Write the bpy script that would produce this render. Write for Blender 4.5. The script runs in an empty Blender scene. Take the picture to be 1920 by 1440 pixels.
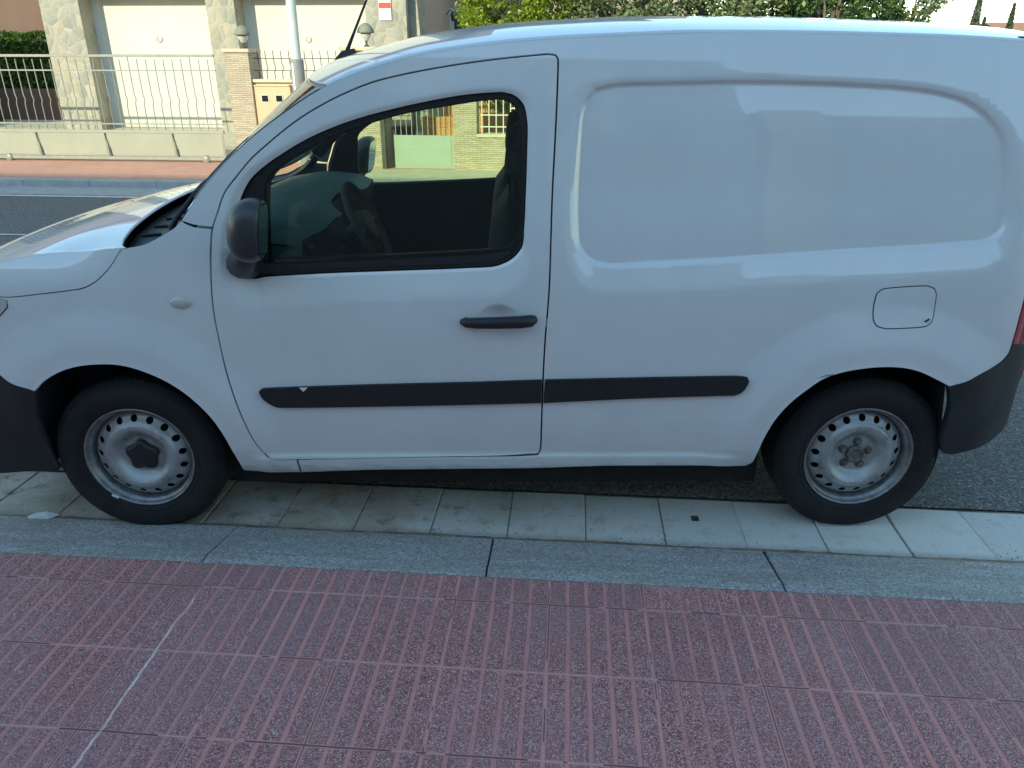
import bpy, math, random, colorsys
import numpy as np
from mathutils import Vector, Matrix
from mathutils.geometry import delaunay_2d_cdt
random.seed(7); rng = np.random.default_rng(7)
SC = bpy.context.scene
R = math.radians

# ------------------------------------------------------------------ camera
cam = bpy.data.cameras.new('camera'); co = bpy.data.objects.new('camera', cam)
SC.collection.objects.link(co); SC.camera = co
cam.sensor_fit = 'HORIZONTAL'; cam.sensor_width = 36.0; cam.lens = 1411.0/1920*36
cam.clip_start = .05; cam.clip_end = 600
CAM_H = 1.673; PITCH, ROLL, YAW = .4045, .0022, -.0767
_cy, _sy, _cp, _sp = math.cos(YAW), math.sin(YAW), math.cos(PITCH), math.sin(PITCH)
_F = Vector((_sy*_cp, _cy*_cp, -_sp)); _Rt = Vector((_cy, -_sy, 0)); _U = _Rt.cross(_F)
_R2 = math.cos(ROLL)*_Rt+math.sin(ROLL)*_U; _U2 = -math.sin(ROLL)*_Rt+math.cos(ROLL)*_U
m = Matrix((_R2, _U2, -_F)).transposed().to_4x4(); m.translation = (0, 0, CAM_H)
co.matrix_world = m
# ------------------------------------------------------------------ sky, sun, exposure
SUN_EL, SUN_AZ = R(22), R(27)          # azimuth: behind the camera, to its left
sd = Vector((-math.sin(SUN_AZ)*math.cos(SUN_EL), -math.cos(SUN_AZ)*math.cos(SUN_EL), math.sin(SUN_EL)))
W = bpy.data.worlds.new('World'); SC.world = W; W.use_nodes = True
nt = W.node_tree; sky = nt.nodes.new('ShaderNodeTexSky'); sky.sky_type = 'NISHITA'; sky.sun_disc = False
sky.sun_elevation = SUN_EL; sky.sun_rotation = math.atan2(sd.x, sd.y)
sky.air_density = 1.0; sky.dust_density = .1; sky.ozone_density = .9
nt.links.new(sky.outputs[0], nt.nodes['Background'].inputs[0]); nt.nodes['Background'].inputs[1].default_value = .15
sl = bpy.data.lights.new('sun', 'SUN'); sl.energy = 2.05; sl.angle = R(.53); sl.color = (1, .91, .74)
so = bpy.data.objects.new('sun', sl); SC.collection.objects.link(so)
so.rotation_euler = (-sd).to_track_quat('-Z', 'Y').to_euler()
SC.view_settings.view_transform = 'Standard'; SC.view_settings.look = 'None'
SC.view_settings.exposure = 1.36; SC.view_settings.gamma = 1.0
SC.view_settings.use_white_balance = True; SC.view_settings.white_balance_temperature = 6750; SC.view_settings.white_balance_tint = -5   # the phone's white balance
SC.cycles.max_bounces = 10; SC.cycles.transparent_max_bounces = 16

# ------------------------------------------------------------------ node helpers
class M:
    def __init__(s, name, base=(.5, .5, .5), rough=.6, **kw):
        s.m = bpy.data.materials.new(name); s.m.use_nodes = True; s.t = s.m.node_tree
        s.b = s.t.nodes['Principled BSDF']; s.set('Base Color', base); s.set('Roughness', rough)
        for k, v in kw.items(): s.set(k.replace('_', ' '), v)
    def set(s, k, v):
        i = s.b.inputs[k]
        if isinstance(v, bpy.types.NodeSocket): s.t.links.new(v, i)
        elif isinstance(v, tuple): i.default_value = (*v, 1) if len(v) == 3 else v
        else: i.default_value = v
    def n(s, typ, out=0, props={}, **inp):
        nd = s.t.nodes.new('ShaderNode'+typ)
        for k, v in props.items(): setattr(nd, k, v)
        for k, v in inp.items():
            k = int(k[1:]) if k[0] == 'i' and k[1:].isdigit() else k.replace('_', ' ')
            i = nd.inputs[k]
            if isinstance(v, bpy.types.NodeSocket): s.t.links.new(v, i)
            elif isinstance(v, tuple) and len(v) == 3 and i.type == 'RGBA': i.default_value = (*v, 1)
            else: i.default_value = v
        return nd.outputs[out]
    def math(s, op, a, b=0.0, c=None):
        d = dict(i0=a, i1=b)
        if c is not None: d['i2'] = c
        return s.n('Math', props={'operation': op}, **d)
    def co(s, kind='Object'): return s.n('TexCoord', kind)
    def noise(s, vec, scale, detail=4, rough=.6, out=0): return s.n('TexNoise', out, Vector=vec, Scale=float(scale), Detail=float(detail), Roughness=rough)
    def ramp(s, f, stops):
        nd = s.t.nodes.new('ShaderNodeValToRGB'); cr = nd.color_ramp
        while len(cr.elements) < len(stops): cr.elements.new(.5)
        for e, (p, c) in zip(cr.elements, stops): e.position = p; e.color = (*c, 1) if len(c) == 3 else c
        s.t.links.new(f, nd.inputs[0]); return nd.outputs[0]
    def mix(s, f, a, b, mode='MIX'):
        nd = s.t.nodes.new('ShaderNodeMix'); nd.data_type = 'RGBA'; nd.blend_type = mode
        for i, v in ((0, f), (6, a), (7, b)):
            if isinstance(v, bpy.types.NodeSocket): s.t.links.new(v, nd.inputs[i])
            elif i == 0: nd.inputs[0].default_value = v
            else: nd.inputs[i].default_value = (*v, 1)
        return nd.outputs[2]
    def bump(s, h, dist=.002, st=1.0):
        s.set('Normal', s.n('Bump', Height=h, Distance=dist, Strength=st))
    def scale(s, vec, sc): return s.n('Mapping', Vector=vec, Scale=sc)

def simple(name, c, rough=.6, vary=.12, sc=8, bumpd=0.0, **kw):
    a = M(name, c, rough, **kw); v = a.co(); n = a.noise(v, sc, 5)
    lo = tuple(x*(1-vary) for x in c); hi = tuple(min(1, x*(1+vary)) for x in c)
    a.set('Base Color', a.ramp(n, [(.3, lo), (.7, hi)]))
    if bumpd: a.bump(a.noise(v, sc*12, 4), bumpd)
    return a.m

MAT = {}
# van paint: white, clear coated, faint film of road dust
a = M('white_paint', (.76, .77, .78), .42, Coat_Weight=1.0, Coat_Roughness=.03, Coat_IOR=1.72)
v = a.co(); n = a.noise(v, 2.2, 6, .65)
c = a.ramp(n, [(.3, (.66, .68, .69)), (.65, (.73, .75, .76))])
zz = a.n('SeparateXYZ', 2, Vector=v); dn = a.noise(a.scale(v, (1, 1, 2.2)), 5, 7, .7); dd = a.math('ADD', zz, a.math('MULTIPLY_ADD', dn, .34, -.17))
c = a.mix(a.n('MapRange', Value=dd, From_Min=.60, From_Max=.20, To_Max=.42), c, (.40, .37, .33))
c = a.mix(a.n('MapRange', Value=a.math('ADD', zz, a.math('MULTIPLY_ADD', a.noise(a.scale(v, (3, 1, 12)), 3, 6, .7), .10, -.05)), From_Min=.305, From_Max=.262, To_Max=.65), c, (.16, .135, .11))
c = a.mix(a.n('MapRange', Value=a.noise(a.scale(v, (9, 1, 1.2)), 4, 6, .7), From_Min=.60, From_Max=.8, To_Max=.14), c, (.45, .43, .40))
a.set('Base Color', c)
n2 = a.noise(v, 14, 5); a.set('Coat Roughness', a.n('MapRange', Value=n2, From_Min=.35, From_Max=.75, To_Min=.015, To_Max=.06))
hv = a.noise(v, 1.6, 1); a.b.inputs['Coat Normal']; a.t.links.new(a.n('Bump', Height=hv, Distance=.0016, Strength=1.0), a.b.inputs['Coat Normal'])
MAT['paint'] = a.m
a = M('sill_paint', (.7, .7, .7), .45, Coat_Weight=.8, Coat_Roughness=.1)
v = a.co(); n = a.noise(a.scale(v, (3, 1, 18)), 1.5, 6, .7)
a.set('Base Color', a.ramp(n, [(.35, (.42, .38, .33)), (.55, (.68, .68, .66)), (.7, (.76, .76, .76))])); MAT['sill'] = a.m
MAT['plastic'] = simple('black_plastic', (.012, .014, .017), .48, .25, 20, .0002)
MAT['housing'] = simple('mirror_housing', (.035, .038, .044), .33, .25, 12, .0001)
MAT['trim'] = simple('dark_trim', (.016, .018, .021), .6, .2, 10)
MAT['gloss'] = simple('gloss_black', (.012, .013, .016), .22, .1, 5)
MAT['dash'] = simple('dash_plastic', (.11, .18, .22), .55, .15, 10)
MAT['head'] = simple('headliner', (.20, .20, .19), .9, .1, 10)
MAT['seat'] = simple('seat_fabric', (.05, .053, .058), .85, .3, 40)
a = M('rubber', (.018, .018, .019), .82); v = a.co(); n = a.noise(v, 9, 6)
a.set('Base Color', a.ramp(n, [(.35, (.006, .006, .007)), (.7, (.015, .0145, .014))])); MAT['rubber'] = a.m
a = M('silver_steel', (.4, .41, .42), .42, Metallic=.45); v = a.co(); n = a.noise(v, 14, 6, .7)
a.set('Base Color', a.ramp(n, [(.34, (.24, .235, .22)), (.46, (.37, .37, .37)), (.62, (.43, .44, .45)), (.75, (.46, .47, .49))])); a.bump(a.noise(v, 60, 4), .0004); MAT['rim'] = a.m
MAT['flange'] = simple('rim_flange_steel', (.24, .24, .245), .38, .35, 30, .0003, Metallic=.6)
MAT['hub'] = simple('rusty_hub', (.15, .135, .12), .7, .5, 60, .0005, Metallic=.3)
a = M('tail_lens', (.35, .006, .01), .1, Coat_Weight=1.0); MAT['tail'] = a.m
a = M('clear_lens', (.55, .56, .50), .12, Coat_Weight=1.0); v = a.co(); a.bump(a.n('TexWave', 1, Vector=v, Scale=60.), .001); MAT['lens'] = a.m
a = M('mirror_glass', (.85, .87, .88), .02, Metallic=1.0); MAT['mirror'] = a.m
def glass(name, tint, ior=1.6):
    g = M(name); t = g.t; out = t.nodes['Material Output']
    fr = g.n('Fresnel', IOR=ior); tr = t.nodes.new('ShaderNodeBsdfTransparent'); tr.inputs[0].default_value = (*tint, 1)
    gl = t.nodes.new('ShaderNodeBsdfGlossy'); gl.inputs['Roughness'].default_value = .01
    gl.inputs['Color'].default_value = (.9, .95, 1, 1)
    mx = t.nodes.new('ShaderNodeMixShader'); t.links.new(fr, mx.inputs[0]); t.links.new(tr.outputs[0], mx.inputs[1]); t.links.new(gl.outputs[0], mx.inputs[2])
    t.links.new(mx.outputs[0], out.inputs[0]); t.nodes.remove(g.b); return g.m
MAT['glass'] = glass('tinted_glass', (.87, .96, .80))
MAT['wglass'] = glass('window_glass', (.45, .5, .5))

def speck(a, v, sc, w=.35):
    vo = a.n('TexVoronoi', 1, Vector=v, Scale=float(sc)); return a.n('SeparateColor', 0, Color=vo)
# near pavement: red terrazzo tiles 0.30 m, five bars each with broad shallow grooves
a = M('red_terrazzo', rough=.72); v = a.co(); X = a.n('SeparateXYZ', 0, Vector=v); Y = a.n('SeparateXYZ', 1, Vector=v)
wob = a.n('Math', props={'operation': 'MULTIPLY_ADD'}, i0=a.noise(v, 3, 2), i1=.006, i2=-.003)
TW, RW = .3058, .2965
ty = a.math('DIVIDE', a.math('SUBTRACT', a.math('ADD', Y, wob), 1.96), RW); row = a.math('FLOOR', ty); fy = a.math('FRACT', ty)
rj = a.n('TexWhiteNoise', 0, props={'noise_dimensions': '1D'}, W=row)
tx = a.math('DIVIDE', a.math('ADD', a.math('SUBTRACT', X, -.3314), a.math('MULTIPLY_ADD', rj, .008, wob)), TW)
col = a.math('FLOOR', tx); fx = a.math('FRACT', tx)
g5 = a.math('FRACT', a.math('MULTIPLY', fx, 5.0)); dg = a.math('ABSOLUTE', a.math('SUBTRACT', g5, .5))   # .5 at bar edge
groove = a.n('MapRange', props={'interpolation_type': 'SMOOTHSTEP'}, Value=a.math('ADD', dg, a.math('MULTIPLY_ADD', a.noise(v, 7, 4), .07, -.035)), From_Min=.365, From_Max=.41)
dxt = a.math('SUBTRACT', .5, a.math('ABSOLUTE', a.math('SUBTRACT', fx, .5))); dyt = a.math('SUBTRACT', .5, a.math('ABSOLUTE', a.math('SUBTRACT', fy, .5)))
jx = a.math('LESS_THAN', dxt, .0048); jy = a.math('LESS_THAN', dyt, .0075)
jn = a.noise(v, 2.6, 5)
joint = a.math('MAXIMUM', jx, jy); jd = a.math('MULTIPLY', joint, a.math('GREATER_THAN', jn, .50))
edgej = a.math('LESS_THAN', dyt, .020)
gr = a.math('MAXIMUM', groove, a.math('MULTIPLY', edgej, .8))
cell = a.n('TexVoronoi', 1, Vector=v, Scale=350.); cr = a.n('SeparateColor', 0, Color=cell); cg = a.n('SeparateColor', 1, Color=cell)
c1 = a.ramp(cr, [(0, (.05, .015, .02)), (.28, (.22, .08, .085)), (.52, (.48, .185, .175)), (.78, (.60, .31, .29)), (.94, (.74, .50, .46)), (1, (.90, .74, .68))])
c1 = a.mix(.15, c1, (.52, .14, .13))
tilec = a.n('TexWhiteNoise', 0, props={'noise_dimensions': '2D'}, Vector=a.n('CombineXYZ', X=col, Y=row))
big = a.noise(v, 1.3, 6, .6)
c2 = a.mix(a.n('MapRange', Value=big, From_Min=.38, From_Max=.66), c1, a.mix(.55, c1, (.38, .24, .25)))
c2 = a.mix(a.n('MapRange', Value=a.noise(v, 4.5, 5), From_Min=.58, From_Max=.72, To_Max=.5), c2, a.mix(.6, c1, (.40, .14, .09)))
c2 = a.mix(a.math('MULTIPLY', tilec, .28), c2, (.20, .10, .11))
gcol = a.mix(a.noise(v, 22, 5), (.68, .20, .18), (.80, .30, .27))
gcol = a.mix(a.math('MULTIPLY', a.noise(v, 2.5, 5), .6), gcol, (.50, .34, .30))
gvis = a.math('MULTIPLY', gr, a.n('MapRange', Value=a.noise(v, 1.9, 4), From_Min=.35, From_Max=.62, To_Min=.30, To_Max=1.0))
c3 = a.mix(gvis, c2, gcol)
lj = a.math('MULTIPLY', a.math('MULTIPLY', joint, a.math('LESS_THAN', jn, .50)), .38)
c3 = a.mix(lj, c3, (.66, .55, .52)); c3 = a.mix(a.math('MULTIPLY', jd, .8), c3, (.05, .035, .03))
crk = a.math('LESS_THAN', a.math('ABSOLUTE', a.math('SUBTRACT', a.math('ADD', X, a.math('MULTIPLY_ADD', a.noise(v, 8, 5), .044, -.022)), -1.187)), .0032)
c3 = a.mix(a.math('MULTIPLY', a.math('MULTIPLY', crk, a.math('LESS_THAN', Y, 1.90)), a.n('MapRange', Value=a.noise(v, 14, 5), From_Min=.35, From_Max=.6, To_Min=.15, To_Max=.85)), c3, (.78, .70, .68))
a.set('Base Color', c3)
h = a.math('SUBTRACT', a.math('MULTIPLY', cg, .12), a.math('MAXIMUM', a.math('MULTIPLY', gr, .8), joint)); a.bump(h, .004)
MAT['terrazzo'] = a.m
# granite kerb
a = M('kerb_granite', rough=.7); v = a.co(); cell = a.n('TexVoronoi', 1, Vector=v, Scale=180.); cr = a.n('SeparateColor', 0, Color=cell)
c = a.ramp(cr, [(0, (.18, .18, .175)), (.4, (.35, .35, .34)), (.8, (.43, .43, .42)), (1, (.58, .58, .56))])
st = a.noise(a.scale(v, (1.2, 7, 1)), 2.2, 6, .65); c = a.mix(a.n('MapRange', Value=st, From_Min=.38, From_Max=.66, To_Max=.9), c, a.mix(.6, c, (.25, .22, .17)))
a.set('Base Color', c); a.bump(a.noise(v, 90, 5), .0008); MAT['kerb'] = a.m
# gutter slabs
a = M('gutter_slab', rough=.68); v = a.co(); ri = a.n('NewGeometry', 8)
base = a.mix(ri, (.60, .585, .54), (.70, .69, .64))
xx = a.n('SeparateXYZ', 0, Vector=v); yy = a.n('SeparateXYZ', 1, Vector=v)
n1 = a.noise(v, 2.6, 7, .72); n3 = a.noise(v, 11, 7, .75)
lf = a.n('MapRange', Value=a.math('ADD', xx, a.math('MULTIPLY', n1, 1.2)), From_Min=-.1, From_Max=1.3, To_Min=1.0, To_Max=.12)
d1 = a.math('MULTIPLY', lf, a.n('MapRange', Value=a.math('ADD', n1, a.math('MULTIPLY_ADD', ri, .16, -.08)), From_Min=.40, From_Max=.60, To_Min=.15, To_Max=1.0))
c = a.mix(a.math('MULTIPLY', d1, .78), base, (.38, .30, .21))
c = a.mix(a.math('MULTIPLY', a.math('MULTIPLY_ADD', lf, .8, .2), a.n('MapRange', Value=n3, From_Min=.53, From_Max=.66, To_Max=.7)), c, (.12, .09, .06))
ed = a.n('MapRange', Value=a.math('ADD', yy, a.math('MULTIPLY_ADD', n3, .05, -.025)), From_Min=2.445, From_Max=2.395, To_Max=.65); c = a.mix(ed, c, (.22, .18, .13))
c = a.mix(.12, c, a.n('TexVoronoi', 1, Vector=v, Scale=260.), 'OVERLAY')
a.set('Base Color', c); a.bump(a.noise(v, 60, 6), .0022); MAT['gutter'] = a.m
# asphalt
a = M('asphalt', rough=.85); v = a.co(); cell = a.n('TexVoronoi', 1, Vector=v, Scale=110.); cr = a.n('SeparateColor', 0, Color=cell)
c = a.ramp(cr, [(0, (.06, .06, .058)), (.6, (.16, .16, .155)), (.93, (.24, .24, .23)), (1, (.36, .36, .35))])
c = a.mix(a.n('MapRange', Value=a.noise(v, .7, 5), From_Min=.35, From_Max=.7), c, a.mix(.4, c, (.10, .10, .10)))
a.set('Base Color', c); a.bump(a.n('TexVoronoi', 0, Vector=v, Scale=110.), .004); MAT['asphalt'] = a.m
MAT['wallgrey'] = simple('grey_wall_render', (.25, .27, .29), .9, .1, 3)
MAT['line'] = simple('road_line_white', (.62, .62, .60), .7, .25, 9, .001)
MAT['soil'] = simple('dark_joint_soil', (.05, .045, .035), .9, .3, 20, .002)
MAT['mortar'] = simple('kerb_mortar', (.22, .185, .14), .9, .45, 14, .003)
MAT['fgutter'] = simple('far_gutter_concrete', (.38, .38, .37), .8, .15, 6, .002)
# far pavement salmon
a = M('salmon_paving', rough=.8); v = a.co(); br = a.n('TexBrick', 0, Vector=v, Scale=1., Color1=(.62, .33, .23), Color2=(.56, .29, .21), Mortar=(.45, .25, .17), Mortar_Size=.008, Brick_Width=.3, Row_Height=.3)
a.set('Base Color', a.mix(.25, br, a.noise(v, 6, 5, out=1), 'SOFT_LIGHT')); MAT['salmon'] = a.m
MAT['drive'] = simple('driveway_paving', (.55, .50, .36), .85, .12, 5, .002)
def walled(name, cols, mortar, bw, rh, ms, bumpd, nsc=5, rough=.85, sq=1.0):
    a = M(name, rough=rough); v = a.co(); s = a.n('SeparateXYZ', 0, Vector=v); sy = a.n('SeparateXYZ', 1, Vector=v); sz = a.n('SeparateXYZ', 2, Vector=v)
    w_ = a.math('MULTIPLY_ADD', a.noise(v, 4, 3), .05, -.025)
    uv = a.n('CombineXYZ', X=a.math('ADD', s, sy), Y=a.math('ADD', sz, w_))
    b = a.n('TexBrick', 0, Vector=uv, Scale=1., Color1=(0., 0., 0.), Color2=(1., 1., 1.), Mortar=(.5, .5, .5), Mortar_Size=ms, Brick_Width=bw, Row_Height=rh, Mortar_Smooth=.5)
    f = a.n('TexBrick', 1, Vector=uv, Scale=1., Mortar_Size=ms, Brick_Width=bw, Row_Height=rh, Mortar_Smooth=.5)
    bb = a.n('SeparateColor', 0, Color=b); m2 = a.math('ADD', a.math('MULTIPLY', bb, .65), a.math('MULTIPLY', a.noise(v, nsc, 5), .4))
    c = a.ramp(m2, [(i/(len(cols)-1)*.9+.05, k) for i, k in enumerate(cols)]); c = a.mix(f, c, mortar)
    a.set('Base Color', c); a.bump(a.math('SUBTRACT', a.math('ADD', bb, a.math('MULTIPLY', a.noise(v, 40, 4), .5)), f), bumpd); return a.m
MAT['ledger'] = walled('ledger_stone', [(.42, .32, .22), (.52, .43, .31), (.58, .50, .38), (.46, .37, .26), (.56, .47, .35)], (.38, .30, .21), .13, .028, .0025, .010, nsc=9)
MAT['orange'] = walled('orange_brick', [(.55, .20, .07), (.65, .33, .10), (.60, .24, .09)], (.50, .42, .30), .30, .13, .008, .006)
a = M('slate_cladding', rough=.8); v = a.co(); w_ = a.scale(v, (1, 1, .8))
vo = a.n('TexVoronoi', 1, Vector=w_, Scale=6.5); ed = a.n('TexVoronoi', 0, props={'feature': 'DISTANCE_TO_EDGE'}, Vector=w_, Scale=6.5)
c = a.ramp(a.n('SeparateColor', 0, Color=vo), [(0, (.24, .255, .23)), (.25, (.34, .34, .29)), (.5, (.42, .37, .28)), (.75, (.26, .28, .26)), (1, (.47, .43, .35))])
c = a.mix(a.noise(v, 11, 6), c, a.mix(.5, c, (.50, .40, .26))); c = a.mix(a.n('MapRange', Value=ed, From_Min=.01, From_Max=.03, To_Min=.5, To_Max=0.), c, (.52, .49, .40))
a.set('Base Color', c); a.bump(a.math('ADD', ed, a.math('MULTIPLY', a.noise(v, 25, 5), .3)), .03); MAT['slate'] = a.m
MAT['gdoor'] = simple('white_garage_door', (.64, .62, .52), .45, .03, 3)
MAT['gframe'] = simple('garage_frame', (.62, .63, .62), .5, .05, 3)
MAT['plaster'] = simple('cream_plaster', (.62, .57, .47), .9, .06, 2, .002)
MAT['pink'] = simple('pink_plaster', (.17, .105, .08), .9, .08, 2, .002)
MAT['wood'] = simple('beige_box', (.62, .46, .28), .6, .06, 3)
MAT['galv'] = simple('galvanised_steel', (.50, .50, .46), .5, .12, 12, .0005, Metallic=.35)
MAT['sheet'] = simple('painted_sheet_steel', (.35, .345, .27), .5, .05, 3)
MAT['sheetg'] = simple('grey_green_sheet', (.36, .42, .35), .5, .05, 3)
MAT['iron'] = simple('dark_iron', (.06, .06, .055), .5, .2, 12)
MAT['gatesteel'] = simple('gate_steel', (.30, .30, .26), .5, .12, 12, .0005, Metallic=.2)
MAT['lamph'] = simple('lantern_hood', (.24, .235, .18), .6, .15, 12)
MAT['pole'] = simple('lamp_post_paint', (.62, .65, .60), .45, .06, 6)
MAT['poleb'] = simple('lamp_post_sleeve', (.27, .25, .23), .6, .15, 6)
MAT['cap'] = simple('stone_coping', (.66, .52, .36), .85, .12, 6, .002)
MAT['ledge'] = simple('pale_coping', (.62, .56, .42), .85, .1, 6, .002)
MAT['terra'] = simple('terracotta_roof', (.42, .19, .11), .85, .3, 6, .01)
MAT['signw'] = simple('sign_white', (.80, .78, .72), .4, .03, 3)
MAT['signr'] = simple('sign_red', (.62, .06, .06), .4, .05, 3)
MAT['bark'] = simple('bark', (.16, .13, .10), .9, .3, 9, .01)
MAT['darkdoor'] = simple('blue_door', (.03, .055, .075), .4, .1, 3)
MAT['facade'] = simple('facade_render', (.19, .20, .21), .9, .06, 2)
MAT['taupe'] = simple('taupe_render', (.45, .36, .30), .9, .06, 2)
MAT['paper'] = simple('paper', (.72, .72, .68), .8, .08, 20)
MAT['chip'] = simple('fresh_chip', (.75, .76, .78), .5, .05, 20)
def leafmat(name, stops, tr=.25):
    a = M(name, rough=.5); r_ = a.n('NewGeometry', 8); c = a.ramp(r_, stops); a.set('Base Color', c)
    t = a.t; tl = t.nodes.new('ShaderNodeBsdfTranslucent'); t.links.new(c, tl.inputs[0]); mx = t.nodes.new('ShaderNodeMixShader'); mx.inputs[0].default_value = tr
    t.links.new(a.b.outputs[0], mx.inputs[1]); t.links.new(tl.outputs[0], mx.inputs[2]); t.links.new(mx.outputs[0], t.nodes['Material Output'].inputs[0]); return a.m
MAT['leafy'] = leafmat('yellow_green_leaf', [(0, (.10, .17, .015)), (.5, (.24, .33, .03)), (1, (.42, .47, .05))], .35)
MAT['leafo'] = leafmat('olive_leaf', [(0, (.06, .085, .035)), (.5, (.15, .20, .075)), (1, (.30, .34, .16))], .2)
MAT['leafd'] = leafmat('dark_leaf', [(0, (.03, .055, .025)), (.6, (.08, .13, .04)), (1, (.18, .27, .07))], .2)
MAT['leafh'] = leafmat('hedge_leaf', [(0, (.035, .07, .02)), (.5, (.08, .15, .03)), (1, (.20, .30, .06))], .3)
MAT['cypress'] = leafmat('cypress_leaf', [(0, (.05, .07, .05)), (.6, (.10, .125, .08)), (1, (.16, .18, .10))], .1)

# ------------------------------------------------------------------ object helpers
def tag(o, label=None, cat=None, group=None, kind=None):
    if label: o['label'] = label
    if cat: o['category'] = cat
    if group: o['group'] = group
    if kind: o['kind'] = kind
    return o
def empty(name, loc=(0, 0, 0), rz=0.0, label=None, cat=None, group=None):
    o = bpy.data.objects.new(name, None); SC.collection.objects.link(o); o.location = loc; o.rotation_euler = (0, 0, rz)
    o.empty_display_size = .2; return tag(o, label, cat, group)
class MB:
    def __init__(s): s.v = []; s.f = []; s.mi = []; s.sm = []
    def add(s, vs, fs, mi=0, sm=False):
        k = len(s.v); s.v += [tuple(map(float, q)) for q in vs]; s.f += [tuple(int(i)+k for i in f) for f in fs]
        s.mi += [mi]*len(fs); s.sm += [sm]*len(fs); return s
    def box(s, x0, x1, y0, y1, z0, z1, mi=0, bev=0.0):
        if bev <= 0:
            vs = [(x, y, z) for z in (z0, z1) for y in (y0, y1) for x in (x0, x1)]
            return s.add(vs, [(0, 2, 3, 1), (4, 5, 7, 6), (0, 1, 5, 4), (2, 6, 7, 3), (0, 4, 6, 2), (1, 3, 7, 5)], mi)
        b = bev; rings = []
        def ring(z, i): return [(x0+i+b, y0+i, z), (x1-i-b, y0+i, z), (x1-i, y0+i+b, z), (x1-i, y1-i-b, z), (x1-i-b, y1-i, z), (x0+i+b, y1-i, z), (x0+i, y1-i-b, z), (x0+i, y0+i+b, z)]
        vs = ring(z0, b)+ring(z0+b, 0)+ring(z1-b, 0)+ring(z1, b); fs = [tuple(range(7, -1, -1)), tuple(range(24, 32))]
        for r_ in range(3): fs += [(r_*8+i, r_*8+(i+1) % 8, r_*8+8+(i+1) % 8, r_*8+8+i) for i in range(8)]
        return s.add(vs, fs, mi)
    def tube(s, pts, r, n=10, mi=0, cap=True, sm=True):
        pts = [Vector(q) for q in pts]; rr = r if isinstance(r, (list, tuple)) else [r]*len(pts); vs = []; fs = []
        up = None
        for i, q in enumerate(pts):
            d = (pts[min(i+1, len(pts)-1)]-pts[max(i-1, 0)]).normalized()
            if up is None: up = d.orthogonal().normalized()
            else: up = (up-up.dot(d)*d).normalized()
            b = d.cross(up)
            vs += [q+rr[i]*(math.cos(t)*up+math.sin(t)*b) for t in [2*math.pi*k/n for k in range(n)]]
        for i in range(len(pts)-1): fs += [(i*n+k, i*n+(k+1) % n, (i+1)*n+(k+1) % n, (i+1)*n+k) for k in range(n)]
        s.add(vs, fs, mi, sm)
        if cap: s.add(vs[:n], [tuple(range(n-1, -1, -1))], mi); s.add(vs[-n:], [tuple(range(n))], mi)
        return s
    def lathe(s, prof, axis='Z', c=(0, 0, 0), n=48, mi=0, sm=True, closed=False):
        vs = []; fs = []; P = len(prof)
        for k in range(n):
            t = 2*math.pi*k/n
            for r, h in prof:
                q = (r*math.cos(t), r*math.sin(t), h) if axis == 'Z' else (r*math.cos(t), h, r*math.sin(t))
                vs.append((q[0]+c[0], q[1]+c[1], q[2]+c[2]))
        for k in range(n):
            for i in range(P if closed else P-1):
                j = (i+1) % P; a_, b_ = k*P, ((k+1) % n)*P
                f = (a_+i, a_+j, b_+j, b_+i); fs.append(f if axis == 'Z' else f[::-1])
        return s.add(vs, fs, mi, sm)
    def build(s, name, mats, parent=None):
        me = bpy.data.meshes.new(name); me.from_pydata(s.v, [], s.f)
        for m_ in (mats if isinstance(mats, (list, tuple)) else [mats]): me.materials.append(MAT[m_] if isinstance(m_, str) else m_)
        me.polygons.foreach_set('material_index', s.mi); me.polygons.foreach_set('use_smooth', s.sm); me.update()
        o = bpy.data.objects.new(name, me); SC.collection.objects.link(o)
        if parent: o.parent = parent
        return o
def bx(name, mat, parent, *d, bev=0.0): return MB().box(*d, bev=bev).build(name, mat, parent)
def copy_tree(o, parent=None):
    c = o.copy(); SC.collection.objects.link(c); c.parent = parent
    for ch in list(o.children): copy_tree(ch, c)
    return c
# ------------------------------------------------------------------ the ground
YK, YP, ZP0 = 2.39, 2.085, .06
def struct(o): o['kind'] = 'structure'; return o
struct(MB().add([(-120, -60, -.012), (120, -60, -.012), (120, 260, -.012), (-120, 260, -.012)], [(0, 1, 2, 3)]).build('ground', 'soil'))
struct(MB().add([(-40, 2.76, -.002), (40, 2.76, -.002), (40, 9.9, -.002), (-40, 9.9, -.002)], [(0, 1, 2, 3)]).build('road', 'asphalt'))
b = MB()
for (x0, x1, y0, y1) in ((-30, 30, 9.74, 9.84), (-30, 30, 7.40, 7.45)): b.add([(x0, y0, .003), (x1, y0, .003), (x1, y1, .003), (x0, y1, .003)], [(0, 1, 2, 3)])
struct(b.build('road_line', 'line'))
struct(MB().add([(-30, 9.9, .001), (30, 9.9, .001), (30, 10.55, .012), (-30, 10.55, .012)], [(0, 1, 2, 3)]).build('far_gutter', 'fgutter'))
b = MB()
for i in range(-20, 25):
    x0 = i*1.0+.1; b.add([(x0, 10.55, .01), (x0+.994, 10.55, .01), (x0+.994, 10.56, .09), (x0, 10.56, .09), (x0+.994, 10.72, .10), (x0, 10.72, .10)], [(0, 1, 2, 3), (3, 2, 4, 5)])
struct(b.build('far_kerb', 'fgutter'))
struct(MB().add([(-3.4, 10.72, .108), (9, 10.72, .108), (9, 12.0, .124), (-3.4, 12.0, .124)], [(0, 1, 2, 3)]).build('vehicle_crossing', 'drive'))
struct(MB().add([(-30, 10.72, .10), (30, 10.72, .10), (30, 12.6, .13), (-30, 12.6, .13)], [(0, 1, 2, 3)]).build('far_pavement', 'salmon'))
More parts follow.
